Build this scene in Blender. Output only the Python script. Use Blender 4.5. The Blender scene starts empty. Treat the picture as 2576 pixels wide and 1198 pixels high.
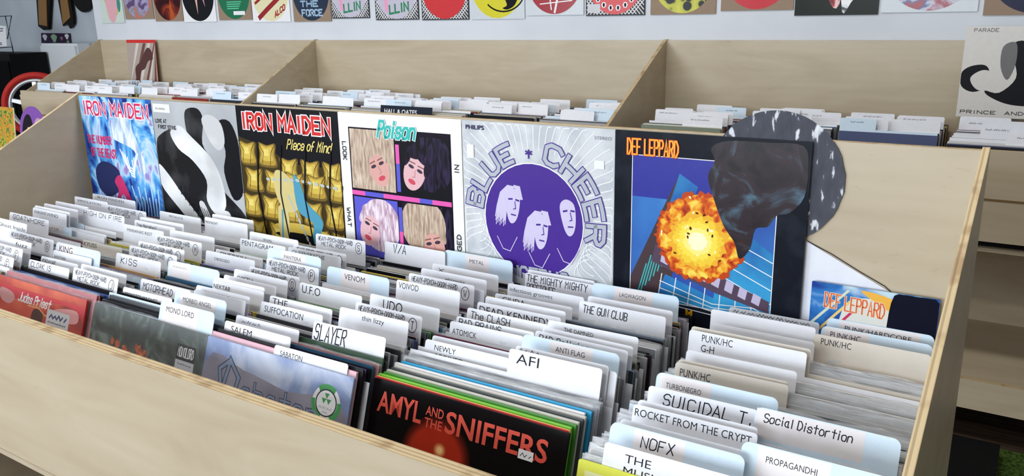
import bpy, math, random
from mathutils import Matrix, Vector
random.seed(7)
R = math.radians
SC = bpy.context.scene
COL = SC.collection

# ------------------------------------------------------------------ camera
CAM = (2.1686778, -1.2288794, 0.1872676)
YAW, PITCH, ROLL, FPX = -0.5807994, 0.2666759, -0.0209461, 2078.0
IW, IH = 2576.0, 1198.0
def cam_axes():
    cy, sy, cp, sp = math.cos(YAW), math.sin(YAW), math.cos(PITCH), math.sin(PITCH)
    f = Vector((sy*cp, cy*cp, -sp)); r = Vector((cy, -sy, 0)); u = r.cross(f)
    cr, sr = math.cos(ROLL), math.sin(ROLL)
    return cr*r + sr*u, -sr*r + cr*u, f
AX = cam_axes()
cd = bpy.data.cameras.new('camera'); co = bpy.data.objects.new('camera', cd); COL.objects.link(co)
cd.sensor_width = 36.0; cd.sensor_fit = 'HORIZONTAL'; cd.lens = FPX*36.0/IW; cd.clip_start = 0.02
m = Matrix.Identity(4)
for i in range(3):
    m[i][0] = AX[0][i]; m[i][1] = AX[1][i]; m[i][2] = -AX[2][i]; m[i][3] = CAM[i]
co.matrix_world = m
SC.camera = co
def at(uv, axis, val):
    """where the sight line through a measured point of the photograph meets the plane axis=val"""
    d = AX[0]*((uv[0]-IW/2)/FPX) - AX[1]*((uv[1]-IH/2)/FPX) + AX[2]
    s = (val-CAM[axis])/d[axis]
    return Vector(CAM)+d*s

# ------------------------------------------------------------------ light
SC.view_settings.view_transform = 'Standard'; SC.view_settings.look = 'None'
SC.view_settings.gamma = 1.0; SC.view_settings.use_curve_mapping = False
SC.view_settings.exposure = -0.66
w = bpy.data.worlds.new('world'); SC.world = w; w.use_nodes = True
w.node_tree.nodes['Background'].inputs[0].default_value = (0.72, 0.84, 1.0, 1)
w.node_tree.nodes['Background'].inputs[1].default_value = 3.0
def area(name, loc, size, rot, power, col):
    l = bpy.data.lights.new(name, 'AREA'); l.shape = 'RECTANGLE'; l.size, l.size_y = size
    l.energy = power; l.color = col
    o = bpy.data.objects.new(name, l); o.location = loc; o.rotation_euler = rot; COL.objects.link(o); return o
FLOOR, CEIL = -1.2, 1.75
WY, WXL, WXR, WYF = 2.215, -6.4, 4.4, -4.6
# daylight entering through the two shop windows behind the camera
for wx in (-2.6, 0.75):
    area('window_daylight', (wx, WYF-0.12, 0.35), (2.3, 1.7), (R(90), 0, 0), 200, (0.86, 0.93, 1.0))

# ------------------------------------------------------------------ materials
MC = {}
def srgb(c):
    return tuple(((x/255.0)/12.92 if x/255.0 <= 0.04045 else ((x/255.0+0.055)/1.055)**2.4) for x in c)
def newmat(name):
    mt = bpy.data.materials.new(name); mt.use_nodes = True
    return mt, mt.node_tree, mt.node_tree.nodes['Principled BSDF']
def mat(c, rough=0.45, metal=0.0, coat=0.0, alpha=1.0, emit=0.0):
    k = (tuple(c), rough, metal, coat, alpha, emit)
    if k in MC: return MC[k]
    mt, nt, p = newmat('paint_%d_%d_%d' % tuple(int(x) for x in c))
    l = srgb(c)
    # faint procedural wear keeps flat prints from reading as plastic
    n = nt.nodes.new('ShaderNodeTexNoise'); n.inputs['Scale'].default_value = 60; n.inputs['Detail'].default_value = 3
    tc = nt.nodes.new('ShaderNodeTexCoord'); nt.links.new(tc.outputs['Object'], n.inputs['Vector'])
    mx = nt.nodes.new('ShaderNodeMixRGB'); mx.inputs[1].default_value = tuple(x*0.93 for x in l)+(1,)
    mx.inputs[2].default_value = tuple(min(1, x*1.05+0.002) for x in l)+(1,)
    nt.links.new(n.outputs['Fac'], mx.inputs[0]); nt.links.new(mx.outputs[0], p.inputs['Base Color'])
    p.inputs['Roughness'].default_value = rough; p.inputs['Metallic'].default_value = metal
    p.inputs['Coat Weight'].default_value = coat; p.inputs['Alpha'].default_value = alpha
    p.inputs['Specular IOR Level'].default_value = 0.5 if coat or metal else (0.07 if sum(c) < 160 else 0.22)
    if emit:
        p.inputs['Emission Color'].default_value = l+(1,); p.inputs['Emission Strength'].default_value = emit
    MC[k] = mt; return mt
def ramp_mat(name, stops, scale=8, detail=4, dist=0.0, rough=0.35, stretch=(1, 1, 1), kind='NOISE', rot=(0, 0, 0), bump=0.0, coat=0.0):
    if name in MC: return MC[name]
    mt, nt, p = newmat(name)
    tc = nt.nodes.new('ShaderNodeTexCoord'); mp = nt.nodes.new('ShaderNodeMapping')
    mp.inputs['Scale'].default_value = stretch; mp.inputs['Rotation'].default_value = rot
    nt.links.new(tc.outputs['Object'], mp.inputs['Vector'])
    if kind == 'NOISE':
        n = nt.nodes.new('ShaderNodeTexNoise'); n.inputs['Detail'].default_value = detail; n.inputs['Distortion'].default_value = dist
        out = n.outputs['Fac']
    elif kind == 'VORONOI':
        n = nt.nodes.new('ShaderNodeTexVoronoi'); out = n.outputs['Distance']
    else:
        n = nt.nodes.new('ShaderNodeTexWave'); n.inputs['Distortion'].default_value = dist; n.inputs['Detail'].default_value = detail
        out = n.outputs['Fac']
    n.inputs['Scale'].default_value = scale
    nt.links.new(mp.outputs[0], n.inputs['Vector'])
    r = nt.nodes.new('ShaderNodeValToRGB'); nt.links.new(out, r.inputs[0])
    el = r.color_ramp.elements
    while len(el) < len(stops): el.new(0.5)
    for e, (q, c) in zip(el, stops): e.position = 0.5+(q-0.5)*0.55 if kind == 'NOISE' and scale < 20000 else q; e.color = srgb(c)+(1,)
    nt.links.new(r.outputs[0], p.inputs['Base Color']); p.inputs['Roughness'].default_value = rough
    p.inputs['Specular IOR Level'].default_value = 0.10 if sum(sum(q[1]) for q in stops)/len(stops) < 200 else 0.25
    p.inputs['Coat Weight'].default_value = coat; p.inputs['Coat Roughness'].default_value = 0.15
    if bump:
        b = nt.nodes.new('ShaderNodeBump'); b.inputs['Strength'].default_value = bump; b.inputs['Distance'].default_value = 0.002
        nt.links.new(out, b.inputs['Height']); nt.links.new(b.outputs[0], p.inputs['Normal'])
    MC[name] = mt; return mt
def ply():
    if 'ply' in MC: return MC['ply']
    mt, nt, p = newmat('birch_plywood')
    tc = nt.nodes.new('ShaderNodeTexCoord'); mp = nt.nodes.new('ShaderNodeMapping'); mp.inputs['Scale'].default_value = (0.8, 2.2, 3.2)
    nt.links.new(tc.outputs['Object'], mp.inputs['Vector'])
    a = nt.nodes.new('ShaderNodeTexNoise'); a.inputs['Scale'].default_value = 2.6; a.inputs['Detail'].default_value = 5; a.inputs['Distortion'].default_value = 1.6
    nt.links.new(mp.outputs[0], a.inputs['Vector'])
    g = nt.nodes.new('ShaderNodeTexWave'); g.bands_direction = 'Z'; g.inputs['Scale'].default_value = 3.0; g.inputs['Distortion'].default_value = 9; g.inputs['Detail'].default_value = 3
    g.inputs['Detail Scale'].default_value = 1.2
    nt.links.new(mp.outputs[0], g.inputs['Vector'])
    r = nt.nodes.new('ShaderNodeValToRGB'); nt.links.new(a.outputs['Fac'], r.inputs[0])
    e = r.color_ramp.elements; e[0].position = 0.3; e[0].color = srgb((179, 163, 136))+(1,); e[1].position = 0.72; e[1].color = srgb((193, 179, 154))+(1,)
    r2 = nt.nodes.new('ShaderNodeValToRGB'); nt.links.new(g.outputs['Fac'], r2.inputs[0])
    e = r2.color_ramp.elements; e[0].color = (0.965, 0.96, 0.95, 1); e[1].color = (1, 1, 1, 1)
    f = nt.nodes.new('ShaderNodeTexNoise'); f.inputs['Scale'].default_value = 55; nt.links.new(mp.outputs[0], f.inputs['Vector'])
    r3 = nt.nodes.new('ShaderNodeValToRGB'); nt.links.new(f.outputs['Fac'], r3.inputs[0])
    e = r3.color_ramp.elements; e[0].position = 0.26; e[0].color = (0.75, 0.7, 0.62, 1); e[1].position = 0.33; e[1].color = (1, 1, 1, 1)
    m1 = nt.nodes.new('ShaderNodeMixRGB'); m1.blend_type = 'MULTIPLY'; m1.inputs[0].default_value = 0.8
    m2 = nt.nodes.new('ShaderNodeMixRGB'); m2.blend_type = 'MULTIPLY'; m2.inputs[0].default_value = 0.3
    nt.links.new(r.outputs[0], m1.inputs[1]); nt.links.new(r2.outputs[0], m1.inputs[2])
    nt.links.new(m1.outputs[0], m2.inputs[1]); nt.links.new(r3.outputs[0], m2.inputs[2])
    nt.links.new(m2.outputs[0], p.inputs['Base Color'])
    p.inputs['Roughness'].default_value = 0.38
    b = nt.nodes.new('ShaderNodeBump'); b.inputs['Strength'].default_value = 0.12; b.inputs['Distance'].default_value = 0.004
    nt.links.new(a.outputs['Fac'], b.inputs['Height']); nt.links.new(b.outputs[0], p.inputs['Normal'])
    MC['ply'] = mt; return mt
def edge(axis):
    """sawn plywood edge; plies stacked along the given axis"""
    k = 'edge'+axis
    if k in MC: return MC[k]
    mt, nt, p = newmat('plywood_edge_'+axis.lower())
    tc = nt.nodes.new('ShaderNodeTexCoord')
    g = nt.nodes.new('ShaderNodeTexWave'); g.bands_direction = axis; g.inputs['Scale'].default_value = 48; g.inputs['Distortion'].default_value = 0.6
    g.inputs['Detail'].default_value = 2; g.inputs['Detail Scale'].default_value = 0.5
    nt.links.new(tc.outputs['Object'], g.inputs['Vector'])
    n = nt.nodes.new('ShaderNodeTexNoise'); n.inputs['Scale'].default_value = 25; nt.links.new(tc.outputs['Object'], n.inputs['Vector'])
    r = nt.nodes.new('ShaderNodeValToRGB'); nt.links.new(g.outputs['Fac'], r.inputs[0])
    e = r.color_ramp.elements; e[0].position = 0.18; e[0].color = srgb((172, 148, 112))+(1,); e[1].position = 0.45; e[1].color = srgb((206, 184, 142))+(1,)
    r3 = nt.nodes.new('ShaderNodeValToRGB'); nt.links.new(n.outputs['Fac'], r3.inputs[0])
    e = r3.color_ramp.elements; e[0].position = 0.36; e[0].color = (0.6, 0.5, 0.4, 1); e[1].position = 0.5; e[1].color = (1, 1, 1, 1)
    m1 = nt.nodes.new('ShaderNodeMixRGB'); m1.blend_type = 'MULTIPLY'; m1.inputs[0].default_value = 0.8
    nt.links.new(r.outputs[0], m1.inputs[1]); nt.links.new(r3.outputs[0], m1.inputs[2])
    nt.links.new(m1.outputs[0], p.inputs['Base Color']); p.inputs['Roughness'].default_value = 0.6
    MC[k] = mt; return mt
def plastic(alpha=0.3, tint=(225, 228, 232)):
    k = ('plastic', alpha, tint)
    if k in MC: return MC[k]
    mt, nt, p = newmat('clear_polythene')
    p.inputs['Base Color'].default_value = srgb(tint)+(1,); p.inputs['Alpha'].default_value = alpha
    p.inputs['Roughness'].default_value = 0.12
    tc = nt.nodes.new('ShaderNodeTexCoord'); mp = nt.nodes.new('ShaderNodeMapping'); mp.inputs['Scale'].default_value = (9, 9, 26)
    mp.inputs['Rotation'].default_value = (0, 0.25, 0)
    nt.links.new(tc.outputs['Object'], mp.inputs[0])
    n = nt.nodes.new('ShaderNodeTexNoise'); n.inputs['Scale'].default_value = 1.6; n.inputs['Detail'].default_value = 5; n.inputs['Distortion'].default_value = 1.2
    nt.links.new(mp.outputs[0], n.inputs['Vector'])
    b = nt.nodes.new('ShaderNodeBump'); b.inputs['Strength'].default_value = 0.7; b.inputs['Distance'].default_value = 0.006
    nt.links.new(n.outputs['Fac'], b.inputs['Height']); nt.links.new(b.outputs[0], p.inputs['Normal'])
    MC[k] = mt; return mt

# ------------------------------------------------------------------ mesh helpers
class MB:
    def __init__(s): s.v = []; s.f = []; s.mi = []; s.m = []; s.smooth = False
    def slot(s, mt):
        if mt not in s.m: s.m.append(mt)
        return s.m.index(mt)
    def face(s, pts, mt, M=None):
        n = len(s.v)
        s.v += [tuple(M @ Vector(p)) if M else tuple(p) for p in pts]
        s.f.append(tuple(range(n, n+len(pts)))); s.mi.append(s.slot(mt))
    def prism(s, pts, off, mt, emt=None, M=None):
        """closed polygon swept by vector off"""
        k = len(pts); n = len(s.v); off = Vector(off)
        a = [Vector(p) for p in pts]; b = [p+off for p in a]
        s.v += [tuple(M @ p) if M else tuple(p) for p in a+b]
        i = s.slot(mt); j = s.slot(emt or mt)
        s.f.append(tuple(range(n, n+k))[::-1]); s.mi.append(i)
        s.f.append(tuple(range(n+k, n+2*k))); s.mi.append(i)
        for q in range(k):
            q2 = (q+1) % k
            s.f.append((n+q, n+q2, n+k+q2, n+k+q)); s.mi.append(j)
    def box(s, a, b, mt, emt=None, M=None):
        x0, y0, z0 = a; x1, y1, z1 = b
        s.prism([(x0, y0, z0), (x1, y0, z0), (x1, y0, z1), (x0, y0, z1)], (0, y1-y0, 0), mt, emt, M)
    def tube(s, pts, r, mt, n=8, closed=False):
        pts = [Vector(p) for p in pts]; rings = []
        k = len(pts)
        for i, p in enumerate(pts):
            if closed: t = pts[(i+1) % k]-pts[i-1]
            else: t = pts[min(i+1, k-1)]-pts[max(i-1, 0)]
            t.normalize(); u = t.cross(Vector((0, 0, 1)))
            if u.length < 1e-3: u = t.cross(Vector((0, 1, 0)))
            u.normalize(); v = t.cross(u); b = len(s.v)
            s.v += [tuple(p+(u*math.cos(2*math.pi*q/n)+v*math.sin(2*math.pi*q/n))*r) for q in range(n)]
            rings.append(b)
        i = s.slot(mt)
        for a in range(k if closed else k-1):
            b0, b1 = rings[a], rings[(a+1) % k]
            for q in range(n):
                s.f.append((b0+q, b0+(q+1) % n, b1+(q+1) % n, b1+q)); s.mi.append(i)
        if not closed:
            s.f.append(tuple(range(rings[0], rings[0]+n))[::-1]); s.mi.append(i)
            s.f.append(tuple(range(rings[-1], rings[-1]+n))); s.mi.append(i)
    def build(s, name, parent=None, loc=None, M=None, smooth=False):
        me = bpy.data.meshes.new(name); me.from_pydata(s.v, [], s.f)
        for x in s.m: me.materials.append(x)
        me.polygons.foreach_set('material_index', s.mi)
        if smooth: me.polygons.foreach_set('use_smooth', [True]*len(s.f))
        me.update()
        o = bpy.data.objects.new(name, me); COL.objects.link(o)
        if parent: o.parent = parent
        if M is not None: o.matrix_world = M
        elif loc: o.location = loc
        return o
def tag(o, label=None, cat=None, group=None, kind=None):
    if label: o['label'] = label
    if cat: o['category'] = cat
    if group: o['group'] = group
    if kind: o['kind'] = kind
    return o
def empty(name, M):
    o = bpy.data.objects.new(name, None); o.empty_display_size = 0.05; COL.objects.link(o); o.matrix_world = M; return o

# ------------------------------------------------------------------ lettering
G = {'A': '00 26 40|12 32', 'B': '00 06 36 45 44 33 03|33 42 41 30 00', 'C': '45 36 16 05 01 10 30 41', 'D': '00 06 26 44 42 20 00',
 'E': '40 00 06 46|03 33', 'F': '00 06 46|03 33', 'G': '45 36 16 05 01 10 30 41 43 23', 'H': '00 06|40 46|03 43', 'I': '20 26',
 'J': '46 41 30 10 01', 'K': '00 06|46 03 40', 'L': '06 00 40', 'M': '00 06 23 46 40', 'N': '00 06 40 46', 'O': '10 01 05 16 36 45 41 30 10',
 'P': '00 06 36 45 44 33 03', 'Q': '10 01 05 16 36 45 41 30 10|22 40', 'R': '00 06 36 45 44 33 03|23 40', 'S': '45 36 16 05 04 13 33 42 41 30 10 01',
 'T': '20 26|06 46', 'U': '06 01 10 30 41 46', 'V': '06 20 46', 'W': '06 10 23 30 46', 'X': '00 46|06 40', 'Y': '06 23 46|23 20', 'Z': '06 46 00 40',
 'a': '34 14 03 01 10 30|34 31 40', 'b': '06 00 30 41 43 34 04', 'c': '43 34 14 03 01 10 30 41', 'd': '46 40 10 01 03 14 44', 'e': '02 42 43 34 14 03 01 10 30 41',
 'f': '10 15 26 36|03 33', 'g': '44 14 03 01 10 40|44 40', 'h': '06 00|03 14 34 43 40', 'i': '20 24|26 25', 'k': '06 00|34 02 30', 'l': '20 26', 'm': '00 04|03 14 23 20|23 34 43 40',
 'n': '00 04|03 14 34 43 40', 'o': '10 01 03 14 34 43 41 30 10', 'p': '04 14 34 43 41 30 10 04 00', 'r': '00 04|03 14 34', 's': '43 34 14 03 12 32 41 30 10 01', 't': '20 26|04 44',
 'u': '04 01 10 30 41|44 40', 'w': '04 10 23 30 44', 'y': '04 21|44 10', 'z': '04 44 00 40', '.': '20 21', '-': '03 43', '/': '00 46', '*': '23 26|03 45|05 43|20 23', '&': '40 05 16 25 01 10 30 42',
 '1': '15 26 20', '2': '05 16 36 45 44 00 40', '9': '41 30 10 46 45 36 16 05 04 13 33 44', '0': '10 01 05 16 36 45 41 30 10', '8': '13 04 05 16 36 45 44 33 13 02 01 10 30 41 42 33', ':': '21 22|24 25', ' ': ''}
def glyphs(t):
    """-> list of polylines in em units (cap height 1) and the total advance"""
    x = 0; out = []
    for ch in t:
        g = G.get(ch, '')
        nar = ch in 'Iil.:1'
        for pl in g.split('|'):
            if pl: out.append([((int(q[0])-(1 if nar else 0))/6.0*0.95+x, int(q[1])/6.0) for q in pl.split()])
        x += (0.55 if nar else 0.5 if ch == ' ' else 0.87)
    return out, max(0.01, x-0.2)
LIFT = [0]
def strokes(mb, lines, mp, wd, mt, lift):
    """mitred ribbon strokes; mp maps (x,y) of the text to (x,z) on the face, facing -Y"""
    for pl in lines:
        p = []
        for q in pl:
            v = mp(*q)
            if not p or abs(v[0]-p[-1][0])+abs(v[1]-p[-1][1]) > 1e-6: p.append(v)
        if len(p) < 2: continue
        LIFT[0] = (LIFT[0]+1) % 4; y = lift-LIFT[0]*0.000002
        d = []
        for a, b in zip(p, p[1:]):
            L = math.hypot(b[0]-a[0], b[1]-a[1]); d.append(((b[0]-a[0])/L, (b[1]-a[1])/L))
        e = wd*0.35; p[0] = (p[0][0]-d[0][0]*e, p[0][1]-d[0][1]*e); p[-1] = (p[-1][0]+d[-1][0]*e, p[-1][1]+d[-1][1]*e)
        side = []
        for i in range(len(p)):
            u = d[max(0, i-1)]; v = d[min(len(d)-1, i)]
            nx, nz = -(u[1]+v[1]), (u[0]+v[0]); n = math.hypot(nx, nz)
            if n < 1e-3: nx, nz, n = -v[1], v[0], 1
            nx /= n; nz /= n; c = max(0.42, -v[1]*nx+v[0]*nz); h = wd/2/c
            side.append(((p[i][0]-nx*h, y, p[i][1]-nz*h), (p[i][0]+nx*h, y, p[i][1]+nz*h)))
        for a, b in zip(side, side[1:]): mb.face([a[0], b[0], b[1], a[1]], mt)
def squiggle(mb, x, z, w, h, wd, mt, lift, seed=1):
    """marks too small to read"""
    rnd = random.Random(seed); n = max(6, int(w/h*2.2)); pl = []; out = []
    for i in range(n):
        pl.append((x+w*i/(n-1), z+h*(0.1+0.8*(i % 2)*rnd.uniform(.5, 1))))
        if len(pl) > 3 and rnd.random() < 0.35: out.append(pl); pl = []
    if len(pl) > 1: out.append(pl)
    strokes(mb, out, lambda a, b: (a, b), wd, mt, lift)
def stroke_text(mb, t, x, z, width, h, wd, mt, lift, jit=0.0, shear=0.0, rise=0.0, mapf=None, warp=None):
    ls, adv = glyphs(t); k = width/adv; rnd = random.Random(t)
    out = []
    for pl in ls: out.append([(q[0]+rnd.uniform(-jit, jit), q[1]+rnd.uniform(-jit, jit)) for q in pl])
    def mp(a, b):
        b2 = b*warp(a/adv) if warp else b
        return (x+a*k+shear*b2*h, z+b2*h+rise*a*k)
    strokes(mb, out, mapf or mp, wd, mt, lift)
PT = {}
def print_text(mb, t, x, z, width, mt, lift, h=None, thin=-0.012, shear=0.0):
    """sans lettering made from the built-in font"""
    key = (t, thin)
    if key not in PT:
        c = bpy.data.curves.new('t', 'FONT'); c.body = t; c.size = 1; c.offset = thin; c.resolution_u = 3
        o = bpy.data.objects.new('t', c); COL.objects.link(o)
        me = bpy.data.meshes.new_from_object(o.evaluated_get(bpy.context.evaluated_depsgraph_get()))
        PT[key] = ([tuple(v.co) for v in me.vertices], [tuple(p.vertices) for p in me.polygons])
        bpy.data.objects.remove(o); bpy.data.curves.remove(c); bpy.data.meshes.remove(me)
    vs, fs = PT[key]
    if not vs: return
    x0 = min(v[0] for v in vs); x1 = max(v[0] for v in vs); k = width/(x1-x0); kz = (h/0.73) if h else k
    n = len(mb.v); i = mb.slot(mt)
    mb.v += [(x+(v[0]-x0)*k+shear*v[1]*kz, lift, z+v[1]*kz) for v in vs]
    for f in fs: mb.f.append(tuple(n+q for q in f)); mb.mi.append(i)

# ------------------------------------------------------------------ sleeves
LP = 0.315
def frameM(x0, y0, z0, lean=0.0, yaw=0.0, roll=0.0):
    """local X right, local Z up the sleeve, local -Y the printed face; origin bottom-left-front corner"""
    return Matrix.Translation((x0, y0, z0)) @ Matrix.Rotation(yaw, 4, 'Z') @ Matrix.Rotation(-lean, 4, 'X') @ Matrix.Rotation(roll, 4, 'Y')
class Art:
    """shapes printed on a face; coordinates 0..100 from the top left corner"""
    def __init__(s, w=LP, h=LP): s.mb = MB(); s.w = w; s.h = h; s.k = 0
    def P(s, x, y): return (x/100.0*s.w, s.h-y/100.0*s.h)
    def up(s): s.k += 1; return -0.00010-0.000012*s.k
    def poly(s, pts, mt):
        l = s.up(); s.mb.face([(s.P(*p)[0], l, s.P(*p)[1]) for p in pts], mt)
    def rect(s, x0, y0, x1, y1, mt): s.poly([(x0, y1), (x1, y1), (x1, y0), (x0, y0)], mt)
    def ell(s, cx, cy, rx, ry, mt, a=0.0, n=36, wob=0.0, seed=1):
        rnd = random.Random(seed); ca, sa = math.cos(R(a)), math.sin(R(a)); pts = []
        for i in range(n):
            t = 2*math.pi*i/n; q = 1+rnd.uniform(-wob, wob); x, y = rx*math.cos(t)*q, ry*math.sin(t)*q
            pts.append((cx+x*ca-y*sa, cy+x*sa+y*ca))
        l = s.up(); c = (s.P(cx, cy)[0], l, s.P(cx, cy)[1])
        for i in range(n):
            a1, b1 = s.P(*pts[i]), s.P(*pts[(i+1) % n]); s.mb.face([c, (b1[0], l, b1[1]), (a1[0], l, a1[1])], mt)
    def line(s, pts, wd, mt):
        l = s.up(); strokes(s.mb, [pts], s.P, wd/100*s.w, mt, l)
    def blob(s, pts, mt):
        """smooth closed outline through the points"""
        n = len(pts); out = []
        for i in range(n):
            p0, p1, p2, p3 = pts[i-1], pts[i], pts[(i+1) % n], pts[(i+2) % n]
            for t in (0, .25, .5, .75):
                out.append(tuple(0.5*((2*p1[c])+(-p0[c]+p2[c])*t+(2*p0[c]-5*p1[c]+4*p2[c]-p3[c])*t*t+(-p0[c]+3*p1[c]-3*p2[c]+p3[c])*t**3) for c in (0, 1)))
        out = [(min(99.7, max(0.3, p[0])), min(99.7, max(0.3, p[1]))) for p in out]
        s.poly(out[::-1], mt)
    def text(s, t, x, y, wd, mt, style='p', h=None, st=1.0, **k):
        X, Z = s.P(x, y); l = s.up()
        if style == 's': squiggle(s.mb, X, Z, wd/100*s.w, (h or 2)/100*s.h, st/100*s.w, mt, l, seed=len(t)+int(x))
        elif style == 'p': print_text(s.mb, t, X, Z, wd/100*s.w, mt, l, h=(h/100*s.h if h else None), **k)
        else: stroke_text(s.mb, t, X, Z, wd/100*s.w, (h or 8)/100*s.h, st/100*s.w, mt, l, **k)
BLK = mat((20, 20, 24), 0.35); INK = mat((34, 34, 44), 0.5); WHT = mat((236, 236, 238), 0.4)
def sleeve(name, M, face, spine, parts=None, w=LP, h=LP, t=0.004, bag=None, label=None, cat='record', group=None, rough=0.3):
    """a record sleeve: card body, printed face, optional lettering and plastic bag"""
    b = MB(); c = 0.0012
    b.prism([(c, 0, 0), (w-c, 0, 0), (w, 0, c), (w, 0, h-c), (w-c, 0, h), (c, 0, h), (0, 0, h-c), (0, 0, c)], (0, t, 0), face, spine)
    o = b.build(name, M=M); tag(o, label, cat, group)
    for nm, a in (parts or []):
        q = a.mb.build(nm, parent=o)
    if bag: make_bag(o, w, h, t, bag)
    return o
def make_bag(o, w, h, t, opt):
    al, over = opt
    b = MB(); rnd = random.Random(o.name); n = 22; mt = plastic(al); ph = rnd.uniform(0, 6)
    for side in (0, 1):
        y = -0.0011 if side == 0 else t+0.0008
        prev = None
        for i in range(n+1):
            x = -0.003+(w+0.006)*i/n
            zz = h+over*(0.75+0.2*math.sin(i*0.9+ph)+0.15*rnd.uniform(-1, 1))
            yy = y+(0.0012*math.sin(i*1.7+ph+side*2))
            cur = [(x, y, -0.001), (x, y, h-0.01), (x, yy, zz)]
            if prev:
                for q in (0, 1): b.face([prev[q], cur[q], cur[q+1], prev[q+1]], mt)
            prev = cur
    b.build('plastic_sleeve', parent=o, smooth=True)

# ================================================================== THE ROOM
def struct(name, mb, label=None, cat=None):
    o = mb.build(name); o['kind'] = 'structure'; return o
wallm = ramp_mat('painted_wall', [(0.3, (208, 212, 218)), (0.7, (214, 218, 224))], scale=3, rough=0.75, bump=0.05)
walls = ramp_mat('painted_wall_grey', [(0.3, (188, 196, 204)), (0.7, (196, 204, 210))], scale=3, rough=0.75)  # darker copy of the wall paint; the alcove's dimmer shading is in the colour
floorm = ramp_mat('dark_brown_floor', [(0.3, (62, 50, 42)), (0.7, (84, 68, 56))], scale=5, stretch=(1, 12, 1), rough=0.5)
b = MB(); b.box((WXL, WYF, FLOOR-0.06), (WXR, 3.2, FLOOR), floorm); struct('floor', b)
b = MB(); b.box((WXL, WYF, CEIL), (WXR, 3.2, CEIL+0.06), mat((225, 225, 225), 0.8)); struct('ceiling', b)
b = MB(); b.box((-3.56, WY, FLOOR), (WXR, WY+0.95, CEIL), wallm); struct('wall_back', b)
b = MB(); b.box((WXL, 2.95, FLOOR), (-3.56, 3.15, CEIL), walls); struct('wall_alcove', b)
b = MB(); b.box((WXL-0.1, WYF, FLOOR), (WXL, 3.2, CEIL), wallm); struct('wall_left', b)
b = MB(); b.box((WXR, WYF, FLOOR), (WXR+0.1, 3.2, CEIL), mat((170, 165, 156), 0.7)); struct('wall_right', b)
b = MB()
xs = [WXL, -3.85, -1.35, -0.5, 2.0, WXR]
for i in range(0, 6, 2): b.box((xs[i], WYF-0.1, FLOOR), (xs[i+1], WYF, CEIL), wallm)
for i in (1, 3):
    b.box((xs[i], WYF-0.1, FLOOR), (xs[i+1], WYF, -0.55), wallm); b.box((xs[i], WYF-0.1, 1.25), (xs[i+1], WYF, CEIL), wallm)
struct('wall_front', b)
for n, i in enumerate((1, 3)):
    b = MB(); fr = mat((40, 42, 45), 0.4); x0, x1 = xs[i], xs[i+1]; y = WYF-0.06
    for a, c in (((x0, y, -0.55), (x1, y+0.04, -0.5)), ((x0, y, 1.2), (x1, y+0.04, 1.25)), ((x0, y, -0.5), (x0+0.05, y+0.04, 1.2)), ((x1-0.05, y, -0.5), (x1, y+0.04, 1.2)), (((x0+x1)/2-0.02, y, -0.5), ((x0+x1)/2+0.02, y+0.04, 1.2))):
        b.box(a, c, fr)
    struct('window_%d' % (n+1), b)

# ceiling lamps: long tube panels of the shop
def ceiling_lamp(x, y, n):
    o = empty('ceiling_lamp', Matrix.Translation((x, y, CEIL))); tag(o, 'long white ceiling light panel, %s above the record racks' % n, 'ceiling light')
    b = MB(); b.box((-0.62, -0.16, -0.05), (0.62, 0.16, 0), mat((230, 230, 230), 0.5)); b.build('housing', parent=o)
    b = MB(); b.box((-0.6, -0.14, -0.056), (0.6, 0.14, -0.0505), mat((250, 252, 255), 0.5, emit=3.0)); b.build('diffuser', parent=o)
    area('lamp_light', (x, y, CEIL-0.065), (1.2, 0.28), (0, 0, 0), 26, (1.0, 0.97, 0.92))
for i, (x, y) in enumerate(((-3.2, 0.3), (-0.6, 0.3), (1.5, 0.3), (-3.2, -2.2), (-0.6, -2.2), (1.6, -2.2))):
    ceiling_lamp(x, y, ('left of the near row', 'middle of the near row', 'right of the near row', 'left of the window row', 'middle of the window row', 'right of the window row')[i])

# ================================================================== RECORD RACKS
PL, EX, EY, EZ = ply(), edge('X'), edge('Y'), edge('Z')
def rack(x0, x1, yb, zt, lab, group=None, left=True, right=True, slope=(0.545, 0.43), depth=0.60, th=0.014, low=True, ):
    """plywood browser: tall back, sloping sides, low front, lower shelf with apron; inner width x0..x1, back panel face at yb"""
    o = empty('record_rack', Matrix.Translation(((x0+x1)/2, yb-depth/2, FLOOR))); tag(o, lab, 'record rack', group)
    inv = o.matrix_world.inverted()
    def part(mb, nm):
        q = mb.build(nm, parent=o); q.matrix_parent_inverse = inv; return q
    yf = yb-depth; zb = zt-0.60; fz = zt-0.297
    b = MB(); b.box((x0-th, yb, zb-0.02), (x1, yb+th, zt), PL, EY); part(b, 'back_panel')
    b = MB(); b.box((x0, yf, zt-0.577), (x1, yf+0.02, fz), PL, EY); part(b, 'front_panel')
    b = MB(); b.box((x0, yf+0.02, zb-0.014), (x1, yb, zb-0.002), PL); part(b, 'bin_floor')
    for s, on, sl in ((0, left, slope[0]), (1, right, slope[1])):
        if not on: continue
        xa = x0-th if s == 0 else x1
        b = MB()
        y1 = yb+th; b.prism([(xa, y1, FLOOR), (xa, yb-depth*0.97, FLOOR), (xa, yf, FLOOR+0.2), (xa, yf, zt+0.004-depth*sl), (xa, yb, zt+0.004), (xa, y1, zt+0.004)], (th, 0, 0), PL, EX); part(b, 'side_panel')
    if not low: return o, part
    b = MB(); b.box((x0, yf+0.02, zt-1.047), (x1, yb, zt-1.035), PL); part(b, 'shelf')
    b = MB(); b.box((x0, yf, zt-1.135), (x1, yf+0.018, zt-1.035), PL, EY); part(b, 'apron')
    b = MB(); b.box((x0, yb-0.001, FLOOR), (x1, yb+0.010, zb-0.02), PL, EY); part(b, 'lower_back_panel')
    return o, part
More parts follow.
